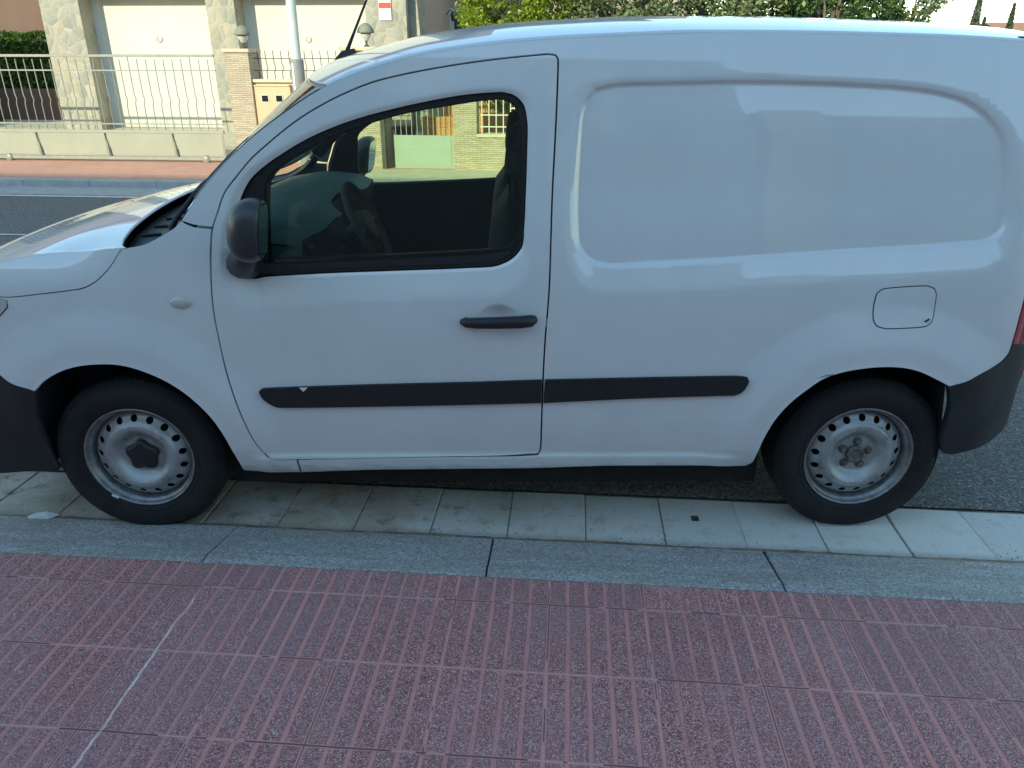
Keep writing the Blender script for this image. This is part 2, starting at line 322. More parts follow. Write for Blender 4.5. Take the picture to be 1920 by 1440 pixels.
b = MB(); b.add([(-30, 12.6, .131), (30, 12.6, .131), (30, 14.95, .50), (-30, 14.95, .50), (30, 26, .55), (-30, 26, .55)], [(0, 1, 2, 3), (3, 2, 4, 5)])
struct(b.build('driveway', 'drive'))
# gutter slabs (each with a worn edge), mortar strip and kerb stones
b = MB(); gx0 = -1.0846-.02; gp = .3014
for i in range(-22, 30):
    x0 = gx0+i*gp+rng.uniform(-.002, .002); x1 = x0+gp-rng.uniform(.002, .005); dz = rng.uniform(-.003, .001); t1, t2 = rng.uniform(-.0015, .0015, 2)
    y0, y1 = YK+.006, 2.742+rng.uniform(-.003, .003); e = .004
    vs = [(x0, y0, -.03), (x1, y0, -.03), (x1, y1, -.03), (x0, y1, -.03), (x0, y0, dz-e), (x1, y0, dz-e), (x1, y1, dz-e), (x0, y1, dz-e),
          (x0+e, y0+e, dz+t1), (x1-e, y0+e, dz+t2), (x1-e, y1-e, dz+t1), (x0+e, y1-e, dz+t2)]
    b.add(vs, [(0, 1, 5, 4), (1, 2, 6, 5), (2, 3, 7, 6), (3, 0, 4, 7), (4, 5, 9, 8), (5, 6, 10, 9), (6, 7, 11, 10), (7, 4, 8, 11), (8, 9, 10, 11)])
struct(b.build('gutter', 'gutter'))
struct(MB().add([(-9, YK-.01, -.0065), (9, YK-.01, -.0065), (9, 2.755, -.0065), (-9, 2.755, -.0065)], [(0, 1, 2, 3)]).build('gutter_bed', 'mortar'))
b = MB(); ny = 0; xs = np.arange(-8, 9, .04); pr = [YK-.013, YK+.006, YK+.024]
g = [[(x, y+.003*math.sin(x*9)+rng.uniform(-.002, .002), (.010, .0065, -.003)[k]+rng.uniform(-.0015, .0015)) for x in xs] for k, y in enumerate(pr)]
vs = sum(g, []); n_ = len(xs); b.add(vs, [(k*n_+i, k*n_+i+1, (k+1)*n_+i+1, (k+1)*n_+i) for k in range(2) for i in range(n_-1)], 0, True)
struct(b.build('kerb_joint', 'mortar'))
b = MB(); prof = [(YK-.004, -.03), (YK-.004, .004), (YK-.012, .012), (YP+.085, .050), (YP+.068, .0565), (YP+.045, .0590), (YP+.012, .0600), (YP+.003, .0585), (YP+.001, .0), (YP+.001, -.03)]
for i, x0 in enumerate([-.246+k*1.003 for k in range(-8, 9)]):
    x1 = x0+.997; sk = rng.uniform(-.006, .006); P = len(prof); vs = []
    for x, e in ((x0, .004), (x0+.004, 0), (x1-.004, 0), (x1, .004)):
        vs += [(x+sk*(y-YP)*4, y, z-(e if z > .001 else 0)) for y, z in prof]
    fs = [(k*P+j, (k+1)*P+j, (k+1)*P+j+1, k*P+j+1) for k in range(3) for j in range(P-1)]+[tuple(range(P)), tuple(range(4*P-1, 3*P-1, -1))]
    b.add(vs, fs)
struct(b.build('kerb', 'kerb'))
b = MB(); b.add([(-12, -2.2, .0585), (12, -2.2, .0585), (12, YP, .0585), (-12, YP, .0585), (12, YP, -.03), (-12, YP, -.03)], [(0, 1, 2, 3), (3, 2, 4, 5)])
struct(b.build('pavement', 'terrazzo'))
# small square drain hole marker and litter
o = MB().box(.519, .547, 2.578, 2.612, .0005, .0035).build('drain_plug', 'iron'); tag(o, 'tiny square black plug set in a pale gutter slab', 'drain plug')
b = MB(); q = [(-.070, -.018), (-.01, -.024), (.040, -.020), (.065, .020), (.01, .024), (-.035, .022)]; z = [.004, .012, .009, .005, .014, .007]
top = [(x, y, zz+.012) for (x, y), zz in zip(q, z)]; bot = [(x, y, zz+.0112) for (x, y), zz in zip(q, z)]
b.add(top+bot, [tuple(range(6)), tuple(range(11, 5, -1))]+[(i, i+6, (i+1) % 6+6, (i+1) % 6) for i in range(6)])
o = b.build('paper_scrap', 'paper'); o.location = (-2.055, 2.385, -.006); tag(o, 'torn white paper scrap lying on the kerb joint before the front wheel', 'litter')

vs = []; fs = []
def pebble(x, y, z, r):
    k = len(vs); a0 = rng.uniform(0, 6.28); q = rng.uniform(.6, 1.2, 6)
    for i_ in range(5): t = a0+i_*1.2566; vs.append((x+r*q[i_]*math.cos(t), y+r*q[i_]*math.sin(t), z-.0005))
    for i_ in range(5): t = a0+.4+i_*1.2566; vs.append((x+r*.6*q[i_]*math.cos(t), y+r*.6*q[i_]*math.sin(t), z+r*.6))
    fs.extend([(k+i_, k+(i_+1) % 5, k+5+(i_+1) % 5, k+5+i_) for i_ in range(5)]+[tuple(k+5+i_ for i_ in range(5))])
for _ in range(520):
    x = rng.uniform(-3.2, 2.6); d_ = abs(rng.normal(0, .035)); pebble(x, YK+.010+d_, -.001, rng.uniform(.0012, .0042))
for _ in range(260): pebble(rng.uniform(-3.2, 2.6), rng.uniform(YK+.02, 2.74), -.001, rng.uniform(.001, .003))
for _ in range(420): pebble(rng.uniform(-3.2, 2.6), 2.752+abs(rng.normal(0, .04)), -.001, rng.uniform(.002, .005))
for _ in range(160): pebble(rng.uniform(-1.9, 1.9), rng.uniform(.9, 2.07), .0588, rng.uniform(.0008, .0022))
o = MB().add(vs, fs).build('grit', 'mortar'); tag(o, 'loose grit and small stones along the gutter and kerb joint', 'grit', kind='stuff')

# ------------------------------------------------------------------ foliage
def leaves(centres, size, jit=.5, aspect=.55):
    n = len(centres); nrm = rng.normal(size=(n, 3)); nrm[:, 2] = np.abs(nrm[:, 2])+.2; nrm /= np.linalg.norm(nrm, axis=1)[:, None]
    a = np.cross(nrm, rng.normal(size=(n, 3))); a /= np.linalg.norm(a, axis=1)[:, None]; c = np.cross(nrm, a)
    s = size*(1+jit*rng.uniform(-1, 1, n))[:, None]
    V = np.stack([centres-a*s, centres+c*s*aspect+nrm*s*.12, centres+a*s, centres-c*s*aspect+nrm*s*.12], 1).reshape(-1, 3)
    return V
def leafmesh(name, centres, size, mat, parent=None, **k):
    V = leaves(np.asarray(centres), size, **k); n = len(V)//4
    me = bpy.data.meshes.new(name); me.vertices.add(len(V)); me.vertices.foreach_set('co', V.ravel())
    me.loops.add(len(V)); me.loops.foreach_set('vertex_index', np.arange(len(V))); me.polygons.add(n)
    me.polygons.foreach_set('loop_start', np.arange(n)*4); me.update(calc_edges=True); me.materials.append(MAT[mat])
    o = bpy.data.objects.new(name, me); SC.collection.objects.link(o)
    if parent: o.parent = parent
    return o
def clump_cloud(n, c, rad, nclump, cr):
    d = rng.normal(size=(nclump, 3)); d /= np.linalg.norm(d, axis=1)[:, None]; r_ = rng.uniform(.35, 1, nclump)**.5
    cc = np.array(c)+d*r_[:, None]*np.array(rad)*(1+.18*rng.normal(size=(nclump, 1)))
    k = rng.integers(0, nclump, n); e = rng.normal(size=(n, 3)); e /= np.linalg.norm(e, axis=1)[:, None]
    return cc[k]+e*(rng.uniform(.3, 1, n)[:, None]**.5)*cr
def tree(name, x, y, h, rad, n, size, mat, label, cat, group=None, cz=None, ncl=60, cr=.22, trunk_r=.09):
    t = empty(name, (x, y, .5), 0, label, cat, group); cz = cz or h-rad[2]
    b = MB(); pts = [(0, 0, -.1), (.04, .02, cz*.3), (-.03, .03, cz*.6), (.02, 0, cz)]; b.tube(pts, [trunk_r*1.3, trunk_r, trunk_r*.8, trunk_r*.4], 9)
    for k in range(7):
        an = k*2.4; r0 = rad[0]*rng.uniform(.45, .8); z0 = cz*rng.uniform(.35, .7)
        b.tube([(0, 0, z0), (math.cos(an)*r0*.5, math.sin(an)*r0*.5, z0+.35*(h-z0)), (math.cos(an)*r0, math.sin(an)*r0, z0+.6*(h-z0))], [trunk_r*.5, trunk_r*.3, trunk_r*.1], 6)
    b.build('trunk', 'bark', t)
    leafmesh('crown', clump_cloud(n, (0, 0, cz), rad, ncl, cr), size, mat, t); return t
tree('bush', -.95, 13.7, 3.1, (.95, .8, 1.35), 26000, .030, 'leafy', 'bright yellow-green leafy bush right of the dark doorway', 'bush', cz=1.75, ncl=120, cr=.20, trunk_r=.05)
tree('tree', .75, 14.3, 3.4, (1.15, .9, 1.5), 20000, .034, 'leafo', 'grey-green olive-like tree touching the yellow-green bush', 'tree', 'trees behind the garden wall', cz=1.9, ncl=130, cr=.21)
tree('tree', 2.55, 14.5, 3.4, (1.2, .9, 1.5), 20000, .034, 'leafo', 'dull olive tree above the middle of the van roof', 'tree', 'trees behind the garden wall', cz=1.9, ncl=130, cr=.21)
tree('tree', 4.2, 14.2, 3.5, (1.05, .9, 1.55), 17000, .036, 'leafd', 'darkest green tree, over the rear half of the van roof', 'tree', 'trees behind the garden wall', cz=1.95, ncl=110, cr=.2)
tree('tree', 5.45, 14.4, 3.3, (.75, .7, 1.4), 6500, .036, 'leafo', 'thin tree with sky showing through, last one before the open sky', 'tree', 'trees behind the garden wall', cz=1.8, ncl=60, cr=.17)
tree('bush', 3.3, 15.6, 3.0, (2.6, .6, 1.3), 16000, .04, 'leafd', 'low dark shrubbery filling in behind the olive trees', 'bush', cz=1.5, ncl=150, cr=.25)
# clipped hedge in the left garden
c = np.stack([rng.uniform(-16, -11.2, 30000), rng.uniform(16.75, 17.5, 30000), rng.uniform(.6, 2.22, 30000)], 1)
side = rng.random(30000) < .6; c[side, 1] = 16.75+np.abs(rng.normal(0, .05, side.sum())); top = ~side; c[top, 2] = 2.2-np.abs(rng.normal(0, .05, top.sum()))+.05*np.sin(c[top, 0]*7)
h_ = empty('hedge', (0, 0, 0), 0, 'clipped green hedge with a sunlit top in the left garden', 'hedge'); leafmesh('foliage', c, .04, 'leafh', h_)
MB().box(-16, -11.2, 16.85, 17.4, .5, 2.12).build('branches', 'bark', h_)
# far cypresses
def cypress(x, h, w, label):
    t = empty('cypress', (x, 60, 0), 0, label, 'tree', 'cypresses on the skyline'); MB().tube([(0, 0, 0), (0, 0, h*.7)], [.16, .05], 8).build('trunk', 'bark', t)
    n = 5000; z = rng.uniform(.03, 1, n); r_ = w*np.clip((1-z)*1.25, 0, 1)**.8*np.clip(z*6, .4, 1); a_ = rng.uniform(0, 6.28, n); q = rng.uniform(.6, 1.0, n)
    leafmesh('crown', np.stack([np.cos(a_)*r_*q, np.sin(a_)*r_*q, z*h], 1), .11, 'cypress', t, aspect=.4)
cypress(27.45, 6.6, .52, 'tall slender cypress beside the thin tree on the right, its tip cut by the frame')
cypress(28.05, 4.55, .32, 'shortest cypress, just right of the tall one')
cypress(29.80, 5.4, .44, 'slender cypress nearest the right edge, its whole tip showing')
o = empty('far_house', (36, 62, 0), 0, 'distant pale house with an orange roof at the right edge', 'house')
bx('wall', 'plaster', o, -4.8, 6, 0, 8, 0, 3.5)
MB().add([(-5.2, -.4, 3.45), (6.4, -.4, 3.45), (6.4, 4, 4.5), (-5.2, 4, 4.5), (6.4, 8.4, 3.45), (-5.2, 8.4, 3.45)], [(0, 1, 2, 3), (3, 2, 4, 5)]).build('roof', 'terra', o)
c = np.stack([rng.uniform(24, 31, 9000), rng.uniform(58, 60, 9000), rng.uniform(0, 1, 9000)], 1); c[:, 2] = c[:, 2]**.6*(3.45+.25*np.sin(c[:, 0]*2.1)+.12*np.sin(c[:, 0]*9))
h_ = empty('hedge', (0, 0, 0), 0, 'distant low green hedge at the foot of the cypresses', 'hedge'); leafmesh('foliage', c, .16, 'leafh', h_)
# ------------------------------------------------------------------ across the road: gate, piers, walls
def kink_bar(b, x, y, z0, z1, r=.008, kink=True, mi=0):
    zm = z0+(z1-z0)*.45; k = .028 if kink else 0
    b.tube([(x, y, z0), (x, y, zm-.09), (x+k, y-.01, zm-.02), (x+k*.2, y, zm+.05), (x, y, z1)], r, 6, mi)
GY = 12.5
g = empty('sliding_gate', (-9.2, GY, .13), 0, 'wide pale metal sliding gate with kinked bars over sheet panels', 'gate')
bx('top_rail', 'gatesteel', g, -4.5, 3.52, -.02, .02, 1.60, 1.64, bev=.004)
bx('middle_rail', 'gatesteel', g, -4.5, 3.52, -.012, .012, 1.395, 1.415)
bx('middle_rail', 'gatesteel', g, -4.5, 3.52, -.012, .012, .585, .605)
bx('frame', 'sheet', g, -4.5, 3.52, -.025, .025, .455, .50, bev=.004)
bx('bottom_rail', 'gatesteel', g, -4.5, 3.52, -.035, .035, .03, .085, bev=.006)
seams = [-4.5, -3.35, -2.12, -.88, .35, 1.57, 2.77+.0, 3.52]
seams = [-4.5+.0, -3.16, -1.96, .0, 1.22, 2.42, 3.52][0:1]+[-3.3, -2.1, -.9, .33, 1.52, 2.68, 3.52]
for i in range(len(seams)-1):
    x0, x1 = seams[i]+.02, seams[i+1]-.02
    MB().box(x0, x1, -.012, .0, .09, .45).box(x0+.02, x1-.02, -.018, -.0125, .11, .43).build('panel', 'sheet', g)
    if i: MB().tube([(seams[i]-.035, -.02, .45), (seams[i], -.022, .28), (seams[i]+.03, -.02, .085)], .010, 6).build('brace', 'iron', g)
for i, x in enumerate(np.arange(-4.42, 3.5, .145)):
    b = MB(); kink_bar(b, x, 0, .50, 1.60 if i % 7 == 3 else 1.57); b.build('bar', 'gatesteel', g)
for x in (-.26, 3.17): MB().lathe([(0, -.05), (.055, -.05), (.06, -.04), (.06, -.01), (0, -.01)], 'Y', (x, 0, .05), 20).build('wheel', 'gatesteel', g)

def pier(x0, x1, y0, y1, z0, z1, label, e=.03):
    t = empty('gate_pier', ((x0+x1)/2, (y0+y1)/2, z0), 0, label, 'pier', 'stone-clad gate piers'); hx, hy = (x1-x0)/2, (y1-y0)/2
    MB().box(-hx, hx, -hy, hy, 0, z1-z0).build('shaft', 'ledger', t); MB().box(-hx-e, hx+e, -hy-e, hy+e, z1-z0, z1-z0+.055, bev=.008).build('cap', 'cap', t); return t
pier(-5.545, -5.16, 12.60, 13.05, .1, 1.80, 'stone-clad pier between the sliding gate and the meter cupboard')
pier(-3.46, -2.975, 12.05, 12.9, .1, 1.82, 'stone-clad pier beside the lamp post, left of the small green gate', .05)
w = empty('low_wall', (-4.3, 12.78, .1), 0, 'beige low wall with pale coping and short railing between the two piers', 'wall')
bx('masonry', 'cap', w, -.855, .83, -.1, .1, 0, 1.26); bx('coping', 'ledge', w, -.855, .83, -.15, .13, 1.26, 1.31, bev=.006)
b = MB(); b.box(-.85, .83, -.006, .006, 1.61, 1.622).box(-.85, .83, -.006, .006, 1.43, 1.442); b.build('rail', 'iron', w)
for x in np.arange(-.78, .83, .128):
    b = MB(); kink_bar(b, x, 0, 1.31, 1.73, .007); b.build('bar', 'iron', w)
w = empty('meter_box', (-4.86, 12.66, .5), 0, 'flat tan metal cupboard with two tiny square windows in the low wall', 'meter cupboard')
MB().box(-.29, .29, -.02, .02, 0, .80, bev=.004).build('door', 'wood', w)
MB().box(-.31, -.295, -.03, .02, -.02, .82).box(.295, .31, -.03, .02, -.02, .82).box(-.31, .31, -.03, .02, .805, .825).build('frame', 'cap', w)
for x in (-.12, .115):
    f = MB().box(x-.065, x+.065, -.026, -.0205, .56, .68).build('window', 'galv', w); bx('pane', 'gloss', f, x-.05, x+.05, -.029, -.0262, .575, .665)
def lantern(x, y, z, label):
    t = empty('pier_lantern', (x, y, z), 0, label, 'lantern', 'lanterns on the gate piers')
    MB().lathe([(0, 0), (.05, 0), (.045, .015), (.018, .03), (.015, .07), (.03, .085)], 'Z', n=20).build('base', 'iron', t)
    MB().lathe([(.03, .085), (.065, .14), (.085, .20), (0, .205)], 'Z', n=20).build('shade_glass', 'lens', t)
    MB().lathe([(.125, .195), (.13, .20), (.125, .23), (.10, .28), (.05, .325), (0, .34)], 'Z', n=24).build('hood', 'lamph', t); return t
lantern(-3.22, 12.5, 1.88, 'domed lantern on the pier beside the van aerial')
lantern(-5.30, 12.82, 1.86, 'domed lantern on the pier right of the sliding gate')
lp = empty('lamp_post', (-3.93, 11.3, .1), 0, 'tall pale green-grey street lamp post standing in a dark sleeve', 'lamp post')
MB().lathe([(.095, 0), (.095, 1.59), (.09, 1.6), (.07, 1.6)], n=20).build('sleeve', 'poleb', lp)
MB().lathe([(.068, 1.0), (.066, 2.4), (.05, 5.2), (.0, 5.21)], n=20).build('pole', 'pole', lp)
MB().tube([(0, 0, 5.15), (0, -.25, 5.5), (0, -.7, 5.62), (0, -1.2, 5.62)], .03, 8).build('arm', 'pole', lp)
MB().lathe([(0, 0), (.12, .0), (.17, -.05), (.17, -.08), (0, -.09)], c=(0, -1.3, 5.66), n=20).build('lamp_head', 'pole', lp)
bx('inspection_strip', 'signw', lp, -.045, -.02, -.0985, -.0945, .3, 1.55)

# house with the two garages
HY = 14.5; DY = 14.92
hs = empty('garage_house', (0, 0, 0), 0, 'house with two white garage doors between slate-clad pillars', 'house')
def battered(name, x0, x1, y0, y1, z0, z1, mat, par, dx0=0, dx1=0):
    return MB().add([(x0-dx0, y0, z0), (x1+dx1, y0, z0), (x1+dx1, y1, z0), (x0-dx0, y1, z0), (x0, y0, z1), (x1, y0, z1), (x1, y1, z1), (x0, y1, z1)],
                    [(0, 3, 2, 1), (4, 5, 6, 7), (0, 1, 5, 4), (1, 2, 6, 5), (2, 3, 7, 6), (3, 0, 4, 7)]).build(name, mat, par)
battered('pillar', -9.70, -8.965, HY, 15.6, .3, 2.81, 'slate', hs, .03)
battered('pillar', -6.60, -6.08, HY, 15.6, .3, 2.81, 'slate', hs)
battered('pillar', -3.72, -2.99, HY, 15.6, .3, 2.81, 'slate', hs)
battered('buttress', -2.985, -2.86, HY+.25, 15.6, .3, 2.95, 'slate', hs, 0, .18)
bx('lintel', 'plaster', hs, -9.75, -2.97, HY-.03, 15.6, 2.812, 3.4); bx('upper_wall', 'plaster', hs, -9.75, -2.97, HY+.03, 15.6, 3.402, 6.2)
bx('back_wall', 'plaster', hs, -9.69, -3.0, 15.62, 22, .3, 6.19)
MB().add([(-10.2, HY-.6, 6.2), (-2.5, HY-.6, 6.2), (-2.5, 18.2, 8.0), (-10.2, 18.2, 8.0), (-2.5, 22.5, 6.2), (-10.2, 22.5, 6.2), (-10.2, HY-.6, 6.1), (-2.5, HY-.6, 6.1), (-2.5, 22.5, 6.1), (-10.2, 22.5, 6.1)],
         [(0, 1, 2, 3), (3, 2, 4, 5), (0, 6, 7, 1), (5, 4, 8, 9), (1, 7, 8, 4, 2), (0, 3, 5, 9, 6), (6, 9, 8, 7)]).build('roof', 'terra', hs)
for k, (x0, x1, ex, ez) in enumerate(((-8.965, -6.60, -7.77, 2.05), (-6.08, -3.72, -4.92, 2.05))):
    f = MB().box(x0, x0+.13, DY-.03, DY+.05, .42, 2.86).box(x1-.03, x1, DY-.03, DY+.05, .42, 2.86).box(x0+.13, x1-.03, DY-.03, DY+.05, 2.80, 2.86).build('door_frame', 'gframe', hs)
    d = MB()
    d.box(x0+.13, x1-.03, DY, DY+.04, .45, 2.80); d.build('garage_door', 'gdoor', hs).name = 'garage_door'
    dd = hs.children[-1]
    dd = [c for c in hs.children if c.name.startswith('garage_door')][-1]
    q = MB().lathe([(.045, -.012), (.058, -.012), (.058, 0), (.045, 0)], 'Y', (ex, DY, ez), 24); q.box(ex-.044, ex+.044, DY-.012, DY, ez-.008, ez+.008); q.build('lock', 'galv', dd)
sg = empty('alarm_sign', (-3.36, HY-.02, 2.50), 0, 'small white sign with a red band screwed to the slate pillar', 'sign')
MB().box(-.11, .11, -.004, .004, -.16, .20, bev=.002).build('plate', 'signw', sg); rb_ = bx('red_band', 'signr', sg, -.105, .105, -.0062, -.0042, .03, .12)
# set-back entrance wing
en = empty('entrance_wing', (0, 0, 0), 0, 'shaded taupe entrance wall with a dark blue door behind the slate buttress', 'house')
bx('side_wall', 'taupe', en, -3.05, -2.9, 15.62, 19.0, .3, 5.6); bx('end_wall', 'taupe', en, -3.9, 2.5, 19.0, 19.3, .3, 5.6)
d = MB().box(-2.92+.0, -2.80, 18.9, 18.99, .5, 2.79).box(-2.52, -2.42, 18.9, 18.99, .5, 2.79).box(-2.80, -2.52, 18.9, 18.99, 2.72, 2.79).build('door_frame', 'gframe', en)
d = bx('door', 'darkdoor', en, -2.80, -2.52, 18.93, 18.97, .5, 2.72); bx('handle', 'galv', d, -2.77, -2.75, 18.88, 18.93, 1.4, 1.55)
bx('porch_roof', 'taupe', en, -3.0, 1.5, 16.2, 19.2, 5.61, 5.8)
wl = empty('wall_lamp', (-3.0, 18.6, 2.70), 0, 'black wall lantern on the shaded taupe wall', 'wall lamp')
wl.location = (-2.86, 18.2, 2.62)
MB().tube([(0, 0, 0), (.08, 0, .10), (.14, 0, .05)], .012, 6).build('arm', 'iron', wl); MB().lathe([(0, -.13), (.03, -.13), (.055, .0), (.02, .06), (0, .07)], c=(.14, 0, 0), n=12).build('lamp_shade', 'iron', wl)
# left neighbour and garden
nb = empty('pink_house', (0, 0, 0), 0, 'brownish pink neighbouring house rising over the hedge at the top left', 'house')
bx('wall', 'pink', nb, -24, -10.6, 21, 28, .4, 6.0)
MB().add([(-24.5, 20.5, 6.0), (-10.1, 20.5, 6.0), (-10.1, 24.5, 7.6), (-24.5, 24.5, 7.6), (-10.1, 28.5, 6.0), (-24.5, 28.5, 6.0)], [(0, 1, 2, 3), (3, 2, 4, 5), (1, 4, 2), (0, 3, 5), (0, 5, 4, 1)]).build('roof', 'terra', nb)
gw = empty('garden_wall', (0, 0, 0), 0, 'brown rendered wall under the hedge behind the sliding gate', 'wall'); bx('masonry', 'pink', gw, -16, -11.0, 16.3, 16.6, .4, 1.12)
pb = empty('garden_bench', (-12.7, 15.6, .5), 0, 'grey slatted garden bench behind the left end of the sliding gate', 'bench')
for k in range(5): bx('slat', 'galv', pb, -.8, .75, -.25+k*.1, -.17+k*.1, .40, .43, bev=.004)
for k in range(4): bx('back_slat', 'galv', pb, -.8, .75, .28+k*.02, .30+k*.02, .50+k*.1, .57+k*.1, bev=.004)
for x in (-.75, .65): MB().box(x, x+.06, -.22, -.16, 0, .40).box(x, x+.06, .25, .31, 0, .85).build('leg', 'iron', pb)
# garden wall and small gate seen through the van windows
gw = empty('boundary_wall', (0, 0, 0), 0, 'stone-clad boundary wall with a railed opening, seen through the van windows', 'wall')
b = MB(); b.box(-1.83, -1.47, 12.0, 12.3, .08, 1.82).box(-1.469, -.88, 12.0, 12.3, .08, .61).box(-.879, 7.5, 12.0, 12.3, .08, 1.82); b.build('masonry', 'ledger', gw)
bx('sill', 'ledge', gw, -1.468, -.881, 11.97, 12.29, .612, .66, bev=.004); bx('coping', 'ledge', gw, -.87, 7.5, 11.96, 12.33, 1.822, 1.87, bev=.006)
bx('coping', 'ledge', gw, -1.84, -1.46, 11.96, 12.33, 1.822, 1.87, bev=.006)
for x in (-1.40, -1.29, -1.18, -1.07, -.96): MB().tube([(x, 12.1, .66), (x, 12.1, 1.8)], .009, 6).build('bar', 'signw', gw)
MB().box(-1.465, -.885, 12.09, 12.11, .92, .935).box(-1.465, -.885, 12.09, 12.11, .75, .765).build('rail', 'signw', gw)
MB().tube([(-.96, 12.09, 1.02), (-.90, 12.05, 1.03), (-.86, 12.05, .98), (-.90, 12.05, .94)], .012, 6).build('scroll', 'signw', gw)
sgt = empty('garden_gate', (-2.32, 12.15, .1), 0, 'small green-tinted sheet gate with bars above, ajar beside a dark post', 'gate')
MB().box(-.47, .48, -.01, .01, .02, .52).box(-.42, .43, -.016, -.0105, .06, .48).build('panel', 'sheetg', sgt)
bx('bottom_rail', 'iron', sgt, -.47, .48, -.02, .02, -.06, -.03, bev=.003)
for x in np.arange(-.44, .48, .085): MB().tube([(x, 0, .52), (x, 0, 1.5)], .006, 6).build('bar', 'galv', sgt)
bx('top_rail', 'galv', sgt, -.47, .48, -.012, .012, 1.5, 1.53)
bx('gate_post', 'iron', None, -2.965, -2.90, 12.02, 12.12, .05, 1.8, bev=.004)['label'] = 'dark steel post at the hinge side of the green gate'
o = bpy.data.objects['gate_post']; tag(o, None, 'post')
pb = empty('planter', (0, 0, 0), 0, 'stepped orange brick planter behind the garden gate', 'planter')
MB().box(-2.55, -1.25, 13.2, 13.6, .2, .82).box(-2.25, -.6, 13.6, 14.0, .2, 1.05).box(-1.9, -.5, 13.0, 13.195, .2, .9).build('brickwork', 'orange', pb)
bp = empty('refuse_bin', (-2.80, 13.0, .15), 0, 'dark wheeled bin in the gap behind the small gate', 'bin')
MB().add([(-.10, -.15, 0), (.12, -.15, 0), (.12, .15, 0), (-.10, .15, 0), (-.13, -.2, .5), (.15, -.2, .5), (.15, .2, .5), (-.13, .2, .5)], [(0, 3, 2, 1), (4, 5, 6, 7), (0, 1, 5, 4), (1, 2, 6, 5), (2, 3, 7, 6), (3, 0, 4, 7)]).build('body', 'trim', bp)
bx('lid', 'trim', bp, -.15, .17, -.23, .22, .505, .55, bev=.01)
# ------------------------------------------------------------------ the houses behind the camera (they shade the street and show in the paint)
def house(name, x0, x1, y0, y1, h, mat, label, roofh=1.6, wins=(), tiles=True, gable='x'):
    t = empty(name, ((x0+x1)/2, y1, .05), 0, label, 'house', 'houses on the near side of the street'); hw = (x1-x0)/2; d = y1-y0
    bx('wall', mat, t, -hw, hw, -d, 0, 0, h)
    if roofh: MB().add([(-hw-.3, -d-.3, h), (hw+.0, -d-.3, h), (hw+.0, .0, h), (-hw-.3, .0, h), (-hw-.3, -d/2, h+roofh), (hw, -d/2, h+roofh)], [(0, 1, 5, 4), (2, 3, 4, 5), (0, 4, 3), (1, 2, 5), (0, 3, 2, 1)]).build('roof', 'terra', t)
    for (wx, wz, ww, wh) in wins:
        f = MB().box(wx-.06, wx+ww+.06, .001, .05, wz-.06, wz).box(wx-.06, wx+ww+.06, .001, .05, wz+wh, wz+wh+.06).box(wx-.06, wx, .001, .05, wz, wz+wh).box(wx+ww, wx+ww+.06, .001, .05, wz, wz+wh).build('window', 'gframe', t)
        MB().box(wx, wx+ww, .002, .02, wz, wz+wh).build('shutter', 'taupe', f)
    return t
ws = [(x, z, 1.2, 1.4) for x in np.arange(-17, 18, 3.3) for z in (4.6, 7.2)]
th_ = house('terrace_house', -34, 5.5, -20, -10, 9.6, 'facade', 'tall terrace house across the pavement from the van', 0, ws)
battered('stair_gable', 19.752, 19.78, -9.9, -.1, 0, 9.55, 'facade', th_, 0, .72)
house('garage_block', 6.21, 7.45, -16, -10.05, 6.5, 'taupe', 'narrow flat-roofed block beside the tall terrace house', 0)
house('low_house', 7.46, 26, -16, -10.1, 5.85, 'facade', 'lower house beside the narrow flat-roofed block', 1.3, [(-6, 1.3, 1.4, 1.3), (-2, 1.3, 1.4, 1.3), (4, 1.3, 1.4, 1.3)])
g = empty('front_wall', (0, -2.35, .0), 0, 'waist-high rendered wall at the back of the near pavement', 'wall'); bx('masonry', 'wallgrey', g, -14, 14, -.15, .1, 0, 1.0); bx('coping', 'ledge', g, -14, 14, -.18, .13, 1.0, 1.05, bev=.01)
struct(MB().add([(-34, -10.2, .055), (30, -10.2, .055), (30, -2.2, .055), (-34, -2.2, .055)], [(0, 1, 2, 3)]).build('forecourt', 'drive'))

